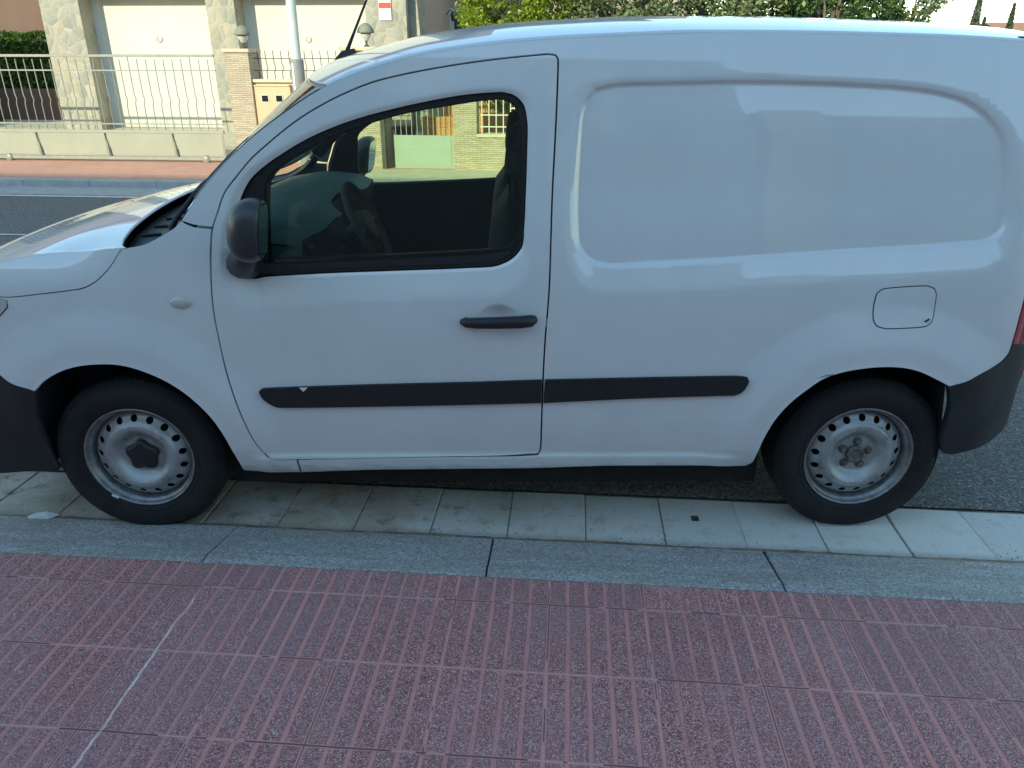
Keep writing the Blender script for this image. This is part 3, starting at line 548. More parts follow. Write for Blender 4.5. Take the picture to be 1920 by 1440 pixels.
nl = house('hedge_shade_block', -22, -12.25, 12.9, 14.6, 2.98, 'taupe', 'plain block added out of view to shade the left garden hedge', 0); nl['group'] = ''  # unseen block, added to cast shade on the left hedge and garden
del nl['group']
BK = {
'shoulder':[(0.3,1.19),(0.338,1.239),(0.388,1.3),(0.476,1.387),(0.567,1.46),(0.674,1.532),(0.744,1.575),(0.8,1.604),(0.848,1.624),(0.951,1.658),(1.053,1.685),(1.188,1.709),(1.357,1.729),(1.526,1.742),(1.763,1.753),(2.0,1.761),(2.305,1.76),(2.645,1.753),(2.815,1.748),(2.986,1.739)],
'door':[(0.403,1.166),(0.423,1.214),(0.451,1.277),(0.496,1.33),(0.545,1.382),(0.599,1.426),(0.689,1.492),(0.777,1.543),(0.864,1.583),(0.95,1.614),(1.035,1.634),(1.12,1.65),(1.188,1.661),(1.273,1.673),(1.357,1.683),(1.442,1.691),(1.51,1.696),(1.53,1.693),(1.537,1.683),(1.536,1.581),(1.53,1.421),(1.524,1.281),(1.521,1.147),(1.518,0.97),(1.507,0.782),(1.502,0.622),(1.5,0.454),(1.497,0.353),(1.488,0.34),(1.393,0.335),(1.077,0.329),(0.722,0.322),(0.597,0.32),(0.534,0.32),(0.5,0.332),(0.463,0.384),(0.429,0.48),(0.405,0.58),(0.385,0.704),(0.379,0.79),(0.375,0.868),(0.376,0.939),(0.381,1.006),(0.389,1.085)],
'frame':[(0.449,1.064),(0.459,1.036),(0.479,1.011),(0.514,0.997),(0.55,1.003),(0.748,1.015),(0.986,1.024),(1.226,1.033),(1.344,1.042),(1.392,1.065),(1.422,1.1),(1.43,1.169),(1.435,1.281),(1.438,1.391),(1.438,1.498),(1.426,1.546),(1.403,1.569),(1.369,1.58),(1.323,1.58),(1.233,1.572),(1.118,1.553),(1.003,1.529),(0.889,1.5),(0.803,1.471),(0.715,1.433),(0.655,1.4),(0.595,1.363),(0.535,1.313),(0.502,1.26),(0.476,1.197),(0.456,1.129)],
'glass':[(0.58,1.305),(0.599,1.333),(0.653,1.374),(0.707,1.403),(0.772,1.437),(0.859,1.47),(1.003,1.513),(1.174,1.544),(1.323,1.564),(1.374,1.563),(1.408,1.541),(1.421,1.477),(1.421,1.38),(1.416,1.214),(1.409,1.121),(1.392,1.091),(1.321,1.081),(0.929,1.061),(0.679,1.052),(0.561,1.049)],
'cin':[(1.623,1.517),(1.634,1.554),(1.661,1.587),(1.724,1.6),(1.879,1.605),(2.153,1.61),(2.467,1.603),(2.665,1.592),(2.783,1.575),(2.865,1.55),(2.934,1.505),(2.984,1.447),(3.011,1.372),(3.031,1.258),(3.036,1.189),(3.022,1.149),(2.985,1.125),(2.839,1.11),(2.515,1.09),(2.19,1.069),(1.862,1.051),(1.715,1.046),(1.658,1.062),(1.623,1.1),(1.612,1.179),(1.613,1.371)],
'farch':[(-0.288,0.601),(-0.26,0.629),(-0.22,0.656),(-0.168,0.68),(-0.119,0.694),(-0.048,0.702),(0.022,0.7),(0.067,0.69),(0.11,0.674),(0.174,0.641),(0.237,0.592),(0.277,0.548),(0.316,0.493),(0.345,0.433),(0.368,0.366),(0.384,0.309),(0.392,0.272)],
'rarch':[(2.283,0.308),(2.294,0.359),(2.312,0.427),(2.34,0.494),(2.384,0.559),(2.432,0.607),(2.483,0.649),(2.554,0.677),(2.605,0.687),(2.683,0.695),(2.763,0.691),(2.818,0.677),(2.879,0.65),(2.935,0.622)],
'fbump':[(-0.408,0.661),(-0.376,0.635),(-0.347,0.621),(-0.315,0.611),(-0.288,0.601)],
'rbump':[(2.935,0.622),(2.988,0.638),(3.035,0.663),(3.084,0.686),(3.127,0.709),(3.145,0.733),(3.148,0.76)],
'strip1':[(0.497,0.598),(0.505,0.606),(0.519,0.609),(0.901,0.623),(1.279,0.633),(1.498,0.641),(1.496,0.554),(1.278,0.548),(0.895,0.54),(0.593,0.536),(0.552,0.538),(0.527,0.552),(0.503,0.577)],
'strip2':[(1.51,0.641),(1.845,0.649),(2.204,0.655),(2.221,0.653),(2.228,0.64),(2.22,0.618),(2.203,0.595),(2.182,0.585),(1.851,0.572),(1.505,0.554)],
'fuel':[(2.647,0.967),(2.803,0.978),(2.825,0.969),(2.834,0.951),(2.837,0.869),(2.831,0.85),(2.813,0.84),(2.67,0.834),(2.645,0.842),(2.632,0.859),(2.627,0.912),(2.631,0.953)],
'hoodgap':[(-0.316,0.939),(-0.201,0.95),(-0.109,0.961),(-0.054,0.97),(-0.015,0.988),(0.026,1.02),(0.062,1.059),(0.09,1.094),(0.113,1.104)],
'hoodcrease':[(-0.315,1.052),(-0.186,1.076),(-0.044,1.085),(0.1,1.103)],
'fendertop':[(0.113,1.104),(0.172,1.116),(0.228,1.142),(0.275,1.168),(0.3,1.19)],
'fendergap':[(0.3,1.188),(0.337,1.173),(0.406,1.166)],
'sillbot':[(0.391,0.27),(0.605,0.262),(0.852,0.276),(1.461,0.275),(1.742,0.29),(2.264,0.291),(2.28,0.306)],
}
# ------------------------------------------------------------------ the van
# local frame: x = from front axle towards the rear, y = 0 wheel face on the near side, growing away, z up
VAN = empty('delivery_van', (-1.5786, 2.3652, 0), .0837, 'white compact panel van parked with its wheels on the pale gutter slabs', 'van')
WC = .88
ZP = np.array([.15, .20, .26, .33, .45, .60, .80, .95, 1.05, 1.15, 1.30, 1.50, 1.70, 1.80, 1.90])
WP = np.array([.05, .030, .012, .004, .000, .000, .003, .010, .020, .034, .062, .105, .155, .190, .240])-.035
def pchip(X, Y):
    X, Y = np.asarray(X, float), np.asarray(Y, float); h = np.diff(X); d = np.diff(Y)/h; mm = np.zeros(len(X))
    for i in range(1, len(X)-1):
        if d[i-1]*d[i] > 0: w1 = 2*h[i]+h[i-1]; w2 = h[i]+2*h[i-1]; mm[i] = (w1+w2)/(w1/d[i-1]+w2/d[i])
    mm[0] = d[0]; mm[-1] = d[-1]
    def f(x):
        x = np.asarray(x, float); xc = np.clip(x, X[0], X[-1]); i = np.clip(np.searchsorted(X, xc)-1, 0, len(X)-2); t = (xc-X[i])/h[i]
        return (2*t**3-3*t**2+1)*Y[i]+(t**3-2*t**2+t)*h[i]*mm[i]+(3*t**2-2*t**3)*Y[i+1]+(t**3-t**2)*h[i]*mm[i+1]+np.where(x < X[0], (x-X[0])*mm[0], 0)+np.where(x > X[-1], (x-X[-1])*mm[-1], 0)
    return f
_pr = pchip(ZP, WP)
def sstep(t): t = np.clip(t, 0, 1); return t*t*(3-2*t)
def S0(u, z):
    u = np.asarray(u, float); a = np.clip(-.30-u, 0, None); a2 = np.clip(-.60-u, 0, None); r = np.clip((u-3.05)/.29, 0, .985)
    return _pr(np.clip(z, .15, 1.9))+2.4*np.clip(z-.955, 0, .2)**2*sstep((.14-u)/.3)+.30*a**2+3.2*a2**2+.29*(1-np.sqrt(1-r*r))
def smooth_poly(P, step=.012, closed=True, corner=38):
    P = [np.array(q, float) for q in P]; P = [q for i, q in enumerate(P) if i == 0 or np.linalg.norm(q-P[i-1]) > 1e-4]
    if closed and np.linalg.norm(P[0]-P[-1]) < 1e-4: P.pop()
    n = len(P); out = []
    LL = [np.linalg.norm(P[(i+1) % n]-P[i]) for i in range(n)]
    def T(i):
        a_, b_, c_ = P[(i-1) % n], P[i], P[(i+1) % n]
        if not closed and i in (0, n-1): return None, None
        d1, d2 = b_-a_, c_-b_; l1, l2 = np.linalg.norm(d1), np.linalg.norm(d2)
        cs = d1@d2/(l1*l2+1e-12)
        if cs < math.cos(math.radians(corner)): return d1/l1, d2/l2
        t = d1/l1*l2+d2/l2*l1; t = t/np.linalg.norm(t); return t, t
    for i in range(n if closed else n-1):
        a_, b_ = P[i], P[(i+1) % n]; L = np.linalg.norm(b_-a_); k = max(1, int(round(L/step)))
        ta, tb = T(i)[1], T((i+1) % n)[0]; ch = (b_-a_)/(L+1e-12)
        ta = ch if ta is None else ta; tb = ch if tb is None else tb
        ma = L*ch-0 if False else min(L, 1.3*LL[i-1]); mb = min(L, 1.3*LL[(i+1) % n])
        ma = ma if closed or i > 0 else L; mb = mb if closed or i+1 < n-1 else L
        for j in range(k):
            s = j/k; out.append((2*s**3-3*s**2+1)*a_+(s**3-2*s**2+s)*ma*ta+(3*s**2-2*s**3)*b_+(s**3-s**2)*mb*tb)
    if not closed: out.append(P[-1])
    return np.array(out)
def area(P): x, y = P[:, 0], P[:, 1]; return .5*np.sum(x*np.roll(y, -1)-np.roll(x, -1)*y)
def offset(P, d):
    P = np.asarray(P); s = 1 if area(P) > 0 else -1; a_ = P-np.roll(P, 1, 0); b_ = np.roll(P, -1, 0)-P
    a_ /= np.linalg.norm(a_, axis=1)[:, None]+1e-12; b_ /= np.linalg.norm(b_, axis=1)[:, None]+1e-12
    na = np.stack([a_[:, 1], -a_[:, 0]], 1)*s; nb = np.stack([b_[:, 1], -b_[:, 0]], 1)*s; nn = na+nb
    k = np.clip(1+np.sum(na*nb, 1), .3, 2)[:, None]; return P+d*nn/k
def inside(P, q):
    x, y = q[:, 0], q[:, 1]; r = np.zeros(len(q), bool)
    for (x1, y1), (x2, y2) in zip(P, np.roll(P, -1, 0)):
        if y1 == y2: continue
        c = ((y1 > y) != (y2 > y)); r ^= c & (x < (x2-x1)*(y-y1)/(y2-y1)+x1)
    return r
def dist(P, q, closed=True):
    r = np.full(len(q), 1e9); Q = np.roll(P, -1, 0) if closed else P[1:]; PP = P if closed else P[:-1]
    for a_, b_ in zip(PP, Q):
        d = b_-a_; L = d@d
        if L < 1e-14: continue
        t = np.clip(((q-a_)@d)/L, 0, 1); r = np.minimum(r, np.sum((q-a_-t[:, None]*d)**2, 1))
    return np.sqrt(r)
def nearvec(P, q):
    r = np.full(len(q), 1e9); best = np.zeros_like(q)
    for a_, b_ in zip(P, np.roll(P, -1, 0)):
        d = b_-a_; L = d@d
        if L < 1e-14: continue
        t = np.clip(((q-a_)@d)/L, 0, 1); v = q-a_-t[:, None]*d; m2 = np.sum(v**2, 1); k = m2 < r; r[k] = m2[k]; best[k] = v[k]
    return best
SM = {k: smooth_poly(BK[k], .03) for k in ('cin', 'frame')}; SM = {k: smooth_poly(BK[k], .012) for k in SM}
FA = smooth_poly(BK['farch'], .03, False); RA = smooth_poly(BK['rarch'], .03, False)
def relief_raw(u, z):
    q = np.stack([u, z], 1); w = np.zeros(len(u))
    for key, m_, D, wt in (('cin', (u > 1.5) & (z > .88), None, (.026, .095, .045, .045)), ('frame', (u < 1.52) & (z > .85) & (u > .35), 1, (.018, .10, .03, .037))):
        if not m_.any(): continue
        k = q[m_]; ii = inside(SM[key], k); dv = nearvec(SM[key], k); di = np.linalg.norm(dv, axis=1); n_ = dv/(di[:, None]+1e-9)
        wd = np.where(n_[:, 1] > 0, wt[0], wt[1])*n_[:, 1]**2+np.where(n_[:, 0] > 0, wt[3], wt[2])*n_[:, 0]**2+1e-6
        t = np.where(ii, 0, np.clip(di/wd, 0, 1)); f = 1-(.7*t+.3*sstep(t)); st_ = 1-sstep(np.where(ii, 0, di)/(.010 if D is None else .012))
        zq = k[:, 1]
        w[m_] += (f*(.007+.014*sstep((1.55-zq)/.30))+.009*st_) if D is None else (f*(.022-.016*sstep((zq-1.1)/.4))+.004*st_)
    for A, amp, lo in ((FA, .017, .125), (RA, .027, .145)):
        cx = A[:, 0].mean(); m_ = (np.abs(u-cx) < .75) & (z < 1.1)
        if m_.any():
            e = dist(A, q[m_], False); tt = np.clip((e-.07)/lo, 0, 1); w[m_] -= amp*(1-(.65*tt+.35*sstep(tt)))*np.clip((z[m_]-.24)/.12, 0, 1)
            w[m_] -= .003*(1-sstep(e/.012))
    r2 = ((u-1.345)/.066)**2+((z-.864)/.050)**2; w += .024*np.clip(1-r2, 0, 1)**1.3      # handle dish
    w -= .009*sstep((.343-z)/.012)*sstep((u-.42)/.08)*sstep((2.27-u)/.12)                # sill step
    return w
GU, GZ, GS = -.95, .14, .003
def _grid():
    uu, zz = np.meshgrid(np.arange(GU, 3.46, GS), np.arange(GZ, 1.86, GS), indexing='ij'); g_ = relief_raw(uu.ravel(), zz.ravel()).reshape(uu.shape)
    k_ = np.exp(-.5*(np.arange(-4, 5)/1.15)**2); k_ /= k_.sum()
    for ax in (0, 1): g_ = sum(c_*np.roll(g_, i_-4, ax) for i_, c_ in enumerate(k_))
    return g_
RG = _grid()
def relief(u, z):                                    # smooth (cubic B-spline) lookup of the pressed-in shapes
    a_ = np.clip((u-GU)/GS, 2, RG.shape[0]-4); b_ = np.clip((z-GZ)/GS, 2, RG.shape[1]-4); i, j = a_.astype(int), b_.astype(int); s_, t_ = a_-i, b_-j
    B = lambda x: ((1-x)**3/6, (3*x**3-6*x**2+4)/6, (-3*x**3+3*x**2+3*x+1)/6, x**3/6)
    bu, bv = B(s_), B(t_); r = 0
    for k_ in range(4):
        for l_ in range(4): r = r+bu[k_]*bv[l_]*RG[i+k_-1, j+l_-1]
    return r
def S(u, z): u = np.atleast_1d(np.asarray(u, float)); z = np.atleast_1d(np.asarray(z, float)); return S0(u, z)+relief(u, z)
def side_map(off=0.0, mirror=False, plain=False):
    def f(a_, b_):
        w = (S0(a_, b_) if plain else S(a_, b_))+off
        return np.stack([a_, 2*WC-w if mirror else w, b_], 1)
    return f
def panel(name, outer, mat, fmap, parent, holes=(), feats=(), flip=False, fold=.012, grid=.02, gap=0.0, pre=False, step=.012, corner=38, fine=()):
    O = np.asarray(outer, float) if pre else smooth_poly(outer, step, True, corner)
    H = [np.asarray(h, float) if pre == 'all' else smooth_poly(h, step, True, corner) for h in holes]
    if gap: O = offset(O, -gap); H = [offset(h, gap) for h in H]
    lo, hi = O.min(0), O.max(0)
    gx, gy = np.meshgrid(np.arange(lo[0]+grid/2, hi[0], grid), np.arange(lo[1]+grid/2, hi[1], grid)); G = np.stack([gx.ravel(), gy.ravel()], 1)
    k = inside(O, G) & (dist(O, G) > grid*.3)
    for h in H: k &= ~inside(h, G) & (dist(h, G) > grid*.3)
    G = G[k]; k = np.ones(len(G), bool)
    for (L_, dd, gg) in fine:                          # denser points near sharp relief
        L_ = np.asarray(L_); a0, a1 = L_.min(0)-dd, L_.max(0)+dd; xx, yy = np.meshgrid(np.arange(a0[0], a1[0], gg), np.arange(a0[1], a1[1], gg)); H2 = np.stack([xx.ravel(), yy.ravel()], 1)
        kk = inside(O, H2) & (dist(O, H2) > gg*.4) & (dist(L_, H2, False) < dd)
        for h in H: kk &= ~inside(h, H2) & (dist(h, H2) > gg*.4)
        G = np.vstack([G[dist(L_, G, False) >= dd], H2[kk]]); k = np.ones(len(G), bool)
    F = [np.asarray(f, float) for f in feats]
    for f in F: k &= dist(f, G, False) > .004
    G = G[k]; pts = []; edges = []
    for L in [O]+H:
        s = len(pts); pts += [tuple(q) for q in L]; edges += [(s+i, s+(i+1) % len(L)) for i in range(len(L))]
    nb = len(pts)
    for f in F:
        s = len(pts); kk = inside(O, f)
        for h in H: kk &= ~inside(h, f)
        idx = {}
        for i, q in enumerate(f):
            if kk[i]: idx[i] = len(pts); pts.append(tuple(q))
        edges += [(idx[i], idx[i+1]) for i in range(len(f)-1) if i in idx and i+1 in idx]
    pts += [tuple(q) for q in G]
    r_ = delaunay_2d_cdt([Vector(q) for q in pts], edges, [], 0, 1e-6); V2 = np.array([tuple(v) for v in r_[0]]); T = np.array([tuple(t) for t in r_[2]])
    c = V2[T].mean(1); k = inside(O, c)
    for h in H: k &= ~inside(h, c)
    T = T[k]; a_ = V2[T]; ar = np.cross(a_[:, 1]-a_[:, 0], a_[:, 2]-a_[:, 0]); T = T[np.abs(ar) > 1e-10]; ar = ar[np.abs(ar) > 1e-10]
    T = np.where((ar > 0)[:, None], T, T[:, ::-1]); e = 6e-4
    def pn(U):
        P_ = fmap(U[:, 0], U[:, 1]); du = fmap(U[:, 0]+e, U[:, 1])-fmap(U[:, 0]-e, U[:, 1]); dv = fmap(U[:, 0], U[:, 1]+e)-fmap(U[:, 0], U[:, 1]-e)
        n_ = np.cross(du, dv); n_ /= np.linalg.norm(n_, axis=1)[:, None]+1e-12; return P_, (-n_ if flip else n_)
    P3, N3 = pn(V2)
    if flip: T = T[:, ::-1]
    verts = [tuple(q) for q in P3]; faces = [tuple(int(i) for i in t) for t in T]; ln = [tuple(N3[i]) for t in T for i in t]
    if fold:
        for L in [O]+H:
            PL, NL = pn(L); n_ = len(L); s = len(verts); out = fmap(*offset(L, .002 if L is O else -.002).T)-PL; out -= np.sum(out*NL, 1)[:, None]*NL; out /= np.linalg.norm(out, axis=1)[:, None]+1e-12
            r1 = .0022; rings = [(PL, NL), (PL+out*r1*.3*0-NL*r1, out*.8+NL*.6), (PL-NL*fold, out)]
            for q, nn in rings: verts += [tuple(x) for x in q]
            ccw = (area(L) > 0) == (L is O)
            for k_ in range(2):
                for i in range(n_):
                    j = (i+1) % n_; A_, B_, C_, D_ = s+k_*n_+i, s+k_*n_+j, s+(k_+1)*n_+j, s+(k_+1)*n_+i
                    f = (A_, D_, C_, B_) if (area(L) > 0) != flip else (A_, B_, C_, D_)
                    if L is not O: f = f[::-1]
                    faces.append(f)
                    for vi in f: rr = (vi-s)//n_; ln.append(tuple(rings[rr][1][(vi-s) % n_]))
    me = bpy.data.meshes.new(name); me.from_pydata(verts, [], faces); me.materials.append(MAT[mat])
    me.polygons.foreach_set('use_smooth', [True]*len(faces)); me.normals_split_custom_set(ln); me.update()
    o = bpy.data.objects.new(name, me); SC.collection.objects.link(o); o.parent = parent; return o

K = BK
def onpoly(*parts): return [tuple(q) for p_ in parts for q in p_]
# outlines in side view
door = K['door']; head_tip = (-.318, .932)
fender = onpoly([(-.62, .87), (-.50, .945), (-.40, .945)], [(-.316, .939)], K['hoodgap'][1:], K['fendertop'][1:-1], [(.300, 1.19)], [(.337, 1.173), (.400, 1.166)],
                [(.388, 1.085), (.381, 1.006), (.376, .939), (.375, .868), (.379, .79), (.385, .704), (.405, .58), (.429, .48), (.463, .384), (.500, .332), (.534, .320), (.597, .320), (.605, .263), (.50, .262), (.391, .270)],
                K['farch'][::-1][1:], K['fbump'][::-1][1:], [(-.52, .70), (-.66, .71), (-.80, .71), (-.80, .78), (-.72, .80)])
doorP = door
tail = [(3.148, .762), (3.152, .90), (3.165, 1.20), (3.195, 1.26), (3.325, 1.27), (3.33, 1.0), (3.33, .762)]
side = onpoly(K['shoulder'][:1], K['shoulder'][1:], [(3.18, 1.724), (3.325, 1.69)], [(3.33, 1.275)], tail[3:4], tail[2:3], tail[1:2], tail[0:1], K['rbump'][::-1][1:], K['rarch'][::-1][1:],
              [(2.264, .291), (1.742, .290), (1.461, .280), (.852, .273), (.608, .262)], [(.600, .318)],
              [(.722, .322), (1.077, .329), (1.393, .335), (1.488, .340), (1.497, .353), (1.50, .454), (1.502, .622), (1.507, .782), (1.518, .97), (1.521, 1.147), (1.524, 1.281), (1.530, 1.421), (1.536, 1.581), (1.537, 1.683), (1.530, 1.693), (1.510, 1.696)],
              [door[i] for i in range(16, 0, -1)], [(.403, 1.168), (.337, 1.177)])
def dense(k, step=.012): P_ = smooth_poly(K[k], step); return np.vstack([P_, P_[:1]])
f_cin = dense('cin'); fr_ = offset(smooth_poly(K['frame'], .015), .018); f_led = np.vstack([fr_, fr_[:1]])
cinf = [f_cin, np.vstack([offset(f_cin[:-1], .006), offset(f_cin[:-1], .006)[:1]]), np.vstack([offset(f_cin[:-1], .020), offset(f_cin[:-1], .020)[:1]])]
dl = np.array([(x, .337) for x in np.arange(.45, 2.25, .02)]); dl2 = np.array([(x, .328) for x in np.arange(.45, 2.25, .02)])
archf = [smooth_poly(K[k], .02, False) for k in ('farch', 'rarch')]
lowc = offset(f_cin[:-1], .045); lowc = np.array([q for q in lowc if q[1] < 1.25 or q[0] < 1.7 or q[0] > 2.9])
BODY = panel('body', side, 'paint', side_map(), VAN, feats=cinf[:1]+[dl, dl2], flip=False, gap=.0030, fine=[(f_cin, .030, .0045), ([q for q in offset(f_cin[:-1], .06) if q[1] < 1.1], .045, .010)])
def both(fn):                                # near side, then its mirror image on the far side
    return fn(False), fn(True)
panel('body_side', side, 'paint', side_map(mirror=True), VAN, flip=True, gap=.0030, grid=.04, step=.03)
both(lambda mr: panel('fender', fender, 'paint', side_map(mirror=mr), VAN, flip=mr, gap=.0030, grid=.04 if mr else .02))
doors = []
for mr in (False, True):
    d = panel('front_door', doorP, 'paint', side_map(mirror=mr), VAN, holes=[K['frame']], feats=[dl] if not mr else [], flip=mr, gap=.0030, grid=.03 if mr else .014, fine=[] if mr else [(f_led, .028, .006), ([(1.29, .86), (1.40, .86)], .055, .006)]); doors.append(d)
    fr = panel('window_frame', offset(smooth_poly(K['frame'], .015), -.0005), 'gloss', side_map(.0065, mr), d, holes=[smooth_poly(K['glass'], .015)], flip=mr, fold=.02, pre='all', grid=.03)
    panel('window_glass', offset(smooth_poly(K['glass'], .02), .004), 'glass', side_map(.011, mr), d, flip=mr, fold=0, pre=True, grid=.04)
    gl = K['glass']
    seal = [(.46, 1.020), (.52, 1.012), (.75, 1.028), (.99, 1.037), (1.23, 1.047), (1.335, 1.056), (1.385, 1.078), (1.39, 1.092), (1.32, 1.078), (.93, 1.056), (.68, 1.047), (.47, 1.04)]
    panel('belt_seal', seal, 'plastic', side_map(-.001, mr), fr, flip=mr, fold=.008, grid=.02)
    trim = offset(smooth_poly(K['door'], .03), -.03); panel('door_trim', trim, 'trim', side_map(.055, mr, True), d, holes=[offset(smooth_poly(K['glass'], .03), -.006)], flip=mr, fold=0, pre='all', grid=.05)
    panel('door_trim_inner', trim, 'trim', side_map(.075, mr, True), d, holes=[offset(smooth_poly(K['glass'], .03), -.006)], flip=not mr, fold=.05, pre='all', grid=.05)
    # rubbing strips
    s1 = panel('rubbing_strip', K['strip1'], 'plastic', side_map(-.014, mr), d, flip=mr, fold=.016, grid=.02, step=.01)
    s2 = panel('rubbing_strip', K['strip2'], 'plastic', side_map(-.014, mr), VAN, flip=mr, fold=.016, grid=.02, step=.01)
    # handle
    def P3(u, w, z): return (u, 2*WC-w if mr else w, z)
    w0 = float(S0(1.34, .86))
    b = MB(); hp = [(1.222, -.012, .857), (1.235, -.024, .857), (1.27, -.034, .859), (1.34, -.038, .861), (1.42, -.036, .863), (1.455, -.026, .864), (1.468, -.010, .865)]
    b.tube([P3(x, w0+y, z) for x, y, z in hp], [.012, .0165, .019, .0205, .0215, .021, .015], 12)
    hd = b.build('handle', 'plastic', d)
    MB().tube([P3(1.235, w0+.012, .857), P3(1.235, w0-.022, .857)], .012, 10).tube([P3(1.455, w0+.01, .864), P3(1.455, w0-.024, .864)], .014, 10).build('handle_mount', 'plastic', hd)
if True:   # small scuff on the near rubbing strip and the arch
    panel('chipped_mark', [(.640, .6150), (.672, .6160), (.655, .599)], 'chip', side_map(-.0146), [c for c in doors[0].children if c.name.startswith('rubbing')][0], fold=0, grid=.01, step=.01)['label'] = 'small triangular chip in the rubbing strip'
# fuel flap: a thin dark seam ring around a flush flap
fu = offset(smooth_poly(K['fuel'], .008), -.0005)
panel('fuel_flap', offset(fu, -.0018), 'paint', side_map(-.0022), BODY, fold=0.003, pre=True, grid=.015)
panel('flap_seam', offset(fu, .0018), 'trim', side_map(-.0012), BODY, holes=[offset(fu, -.0016)], fold=0, pre='all', grid=.02)
MB().tube([(2.808, float(S(2.808, .852)[0])-.004, .857), (2.822, float(S(2.82, .862)[0])-.004, .865)], .0032, 8).build('flap_catch', 'trim', BODY)
panel('arch_scuff', [(2.462, .655), (2.49, .668), (2.52, .673), (2.512, .667), (2.485, .660)], 'wallgrey', side_map(-.0012), BODY, fold=0, grid=.01, step=.01)['label'] = 'grey scuff above the rear wheel arch'
# side repeater
for mr in (False, True):
    w0 = float(S(.269, .921)[0]); sg = -1 if mr else 1; yy = (2*WC-w0) if mr else w0
    vs = []; fs = []; n_ = 28
    for k_, (rr, hh) in enumerate(((1, .0), (.96, -.006), (.7, -.011), (.35, -.013), (.02, -.0135))):
        vs += [(.269+.036*rr*math.cos(t), yy+sg*hh, .921+.0215*rr*math.sin(t)) for t in [2*math.pi*i/n_ for i in range(n_)]]
    for k_ in range(4): fs += [(k_*n_+i, k_*n_+(i+1) % n_, (k_+1)*n_+(i+1) % n_, (k_+1)*n_+i) for i in range(n_)]
    MB().add(vs, fs, 0, True).build('side_indicator', 'lens', VAN)

# top surfaces
_ze = pchip([.14]+[q[0] for q in K['shoulder']]+[3.18, 3.34], [.985]+[q[1] for q in K['shoulder']]+[1.724, 1.69])
_zc = pchip([.05, .15, .30, .611, .694, .829, .961, 1.093, 1.223, 1.374, 1.568, 1.805, 2.171, 2.561, 2.998, 3.218, 3.42], [1.07, 1.165, 1.312, 1.602, 1.667, 1.71, 1.744, 1.772, 1.79, 1.808, 1.82, 1.83, 1.833, 1.826, 1.808, 1.790, 1.75])
def we(u): return S0(np.clip(u, -2, 3.335), _ze(u))
def Ztop(u, w):
    e_ = we(u); t = np.clip(1-np.abs((w-WC)/(WC-e_)), 0, 1); g_ = 1-(1-t)**2.6
    return _ze(u)+(_zc(u)-_ze(u))*g_
def roof_map(u, w):
    e_ = we(u); d = np.minimum(w-e_, 2*WC-e_-w); z = Ztop(u, w)-.007*(1-sstep(d/.016))+.004
    return np.stack([u, w, z], 1)
edge = [(u, float(we(u))+.004) for u in list(np.arange(.80, 3.33, .06))+[3.33]]
front = [(.80, float(we(.80))+.004), (.715, .25), (.665, .50), (.645, WC), (.665, 2*WC-.50), (.715, 2*WC-.25), (.80, 2*WC-float(we(.80))-.004)]
roof = edge[1:]+[(3.40, .34), (3.42, WC), (3.40, 2*WC-.34)]+[(u, 2*WC-w) for u, w in edge[::-1][:-1]]+front[::-1][:-1]+[(front[0][0], front[0][1])]
gro = [np.array([(u, float(we(u))+k_) for u in np.arange(.9, 3.3, .03)]) for k_ in (.008, .012, .016, .024)]
panel('roof', roof, 'paint', roof_map, BODY, feats=gro, fold=.01, grid=.035, step=.03)
def screen_map(off): return lambda u, w: np.stack([u, w, Ztop(u, w)+off], 1)
base = [(.325, float(we(.325))+.010), (.26, .13), (.20, .30), (.16, .55), (.15, WC)]
pil = [(u, float(we(u))+.008) for u in (.40, .50, .60, .70, .775)]
ws_ = pil[::-1]+base+[(u, 2*WC-w) for u, w in base[::-1][1:]]+[(u, 2*WC-w) for u, w in pil]+[(.70, 2*WC-.25), (.652, 2*WC-.5), (.632, WC), (.652, .5), (.70, .25)]
panel('windscreen', ws_, 'glass', screen_map(.0), VAN, fold=.004, grid=.05, step=.03)
panel('windscreen_band', [(.80, float(we(.80))+.006), (.715, .25), (.665, .50), (.645, WC), (.665, 2*WC-.50), (.715, 2*WC-.25), (.80, 2*WC-float(we(.80))-.006), (.765, 2*WC-float(we(.76))-.01), (.68, 2*WC-.25), (.625, 2*WC-.5), (.600, WC), (.625, .5), (.68, .25), (.765, float(we(.76))+.01)], 'gloss', screen_map(-.004), VAN, fold=.004, grid=.04, step=.03)
_hc = pchip([-.914, -.775, -.642, -.515, -.391, -.268, -.146, -.026, .06, .12], [.874, .946, 1.006, 1.048, 1.076, 1.107, 1.134, 1.158, 1.170, 1.175])
_he = pchip([-.72, -.62, -.315, -.186, -.044, .1, .113], [.91, .955, 1.052, 1.076, 1.085, 1.103, 1.104])
def whe(u): return S0(u, _he(u))
def hood_z(u, w): e_ = whe(u); t = np.clip(1-np.abs((w-WC)/(WC-e_)), 0, 1); return _he(u)+(_hc(u)-_he(u))*(1-(1-t)**2.3)
hr = [(.108, float(whe(.108))+.0), (.085, .02), (.062, .08), (.038, .20), (.022, .40), (.016, .62), (.014, WC)]
he_ = [(u, float(whe(u))) for u in (.05, -.05, -.15, -.25, -.35, -.45, -.55, -.62)]
hood_o = hr[::-1]+he_+[(-.70, .30), (-.80, .5), (-.87, WC), (-.80, 2*WC-.5), (-.70, 2*WC-.30)]+[(u, 2*WC-w) for u, w in he_[::-1]]+[(u, 2*WC-w) for u, w in hr[:-1]]
def hood_map(u, w):
    z = hood_z(u, w); e_ = whe(u); tn = np.minimum(w, 2*WC-w)
    
    return np.stack([u, w, z], 1)
HOOD = panel('bonnet', hood_o, 'paint', hood_map, VAN, fold=.01, grid=.025, step=.02)
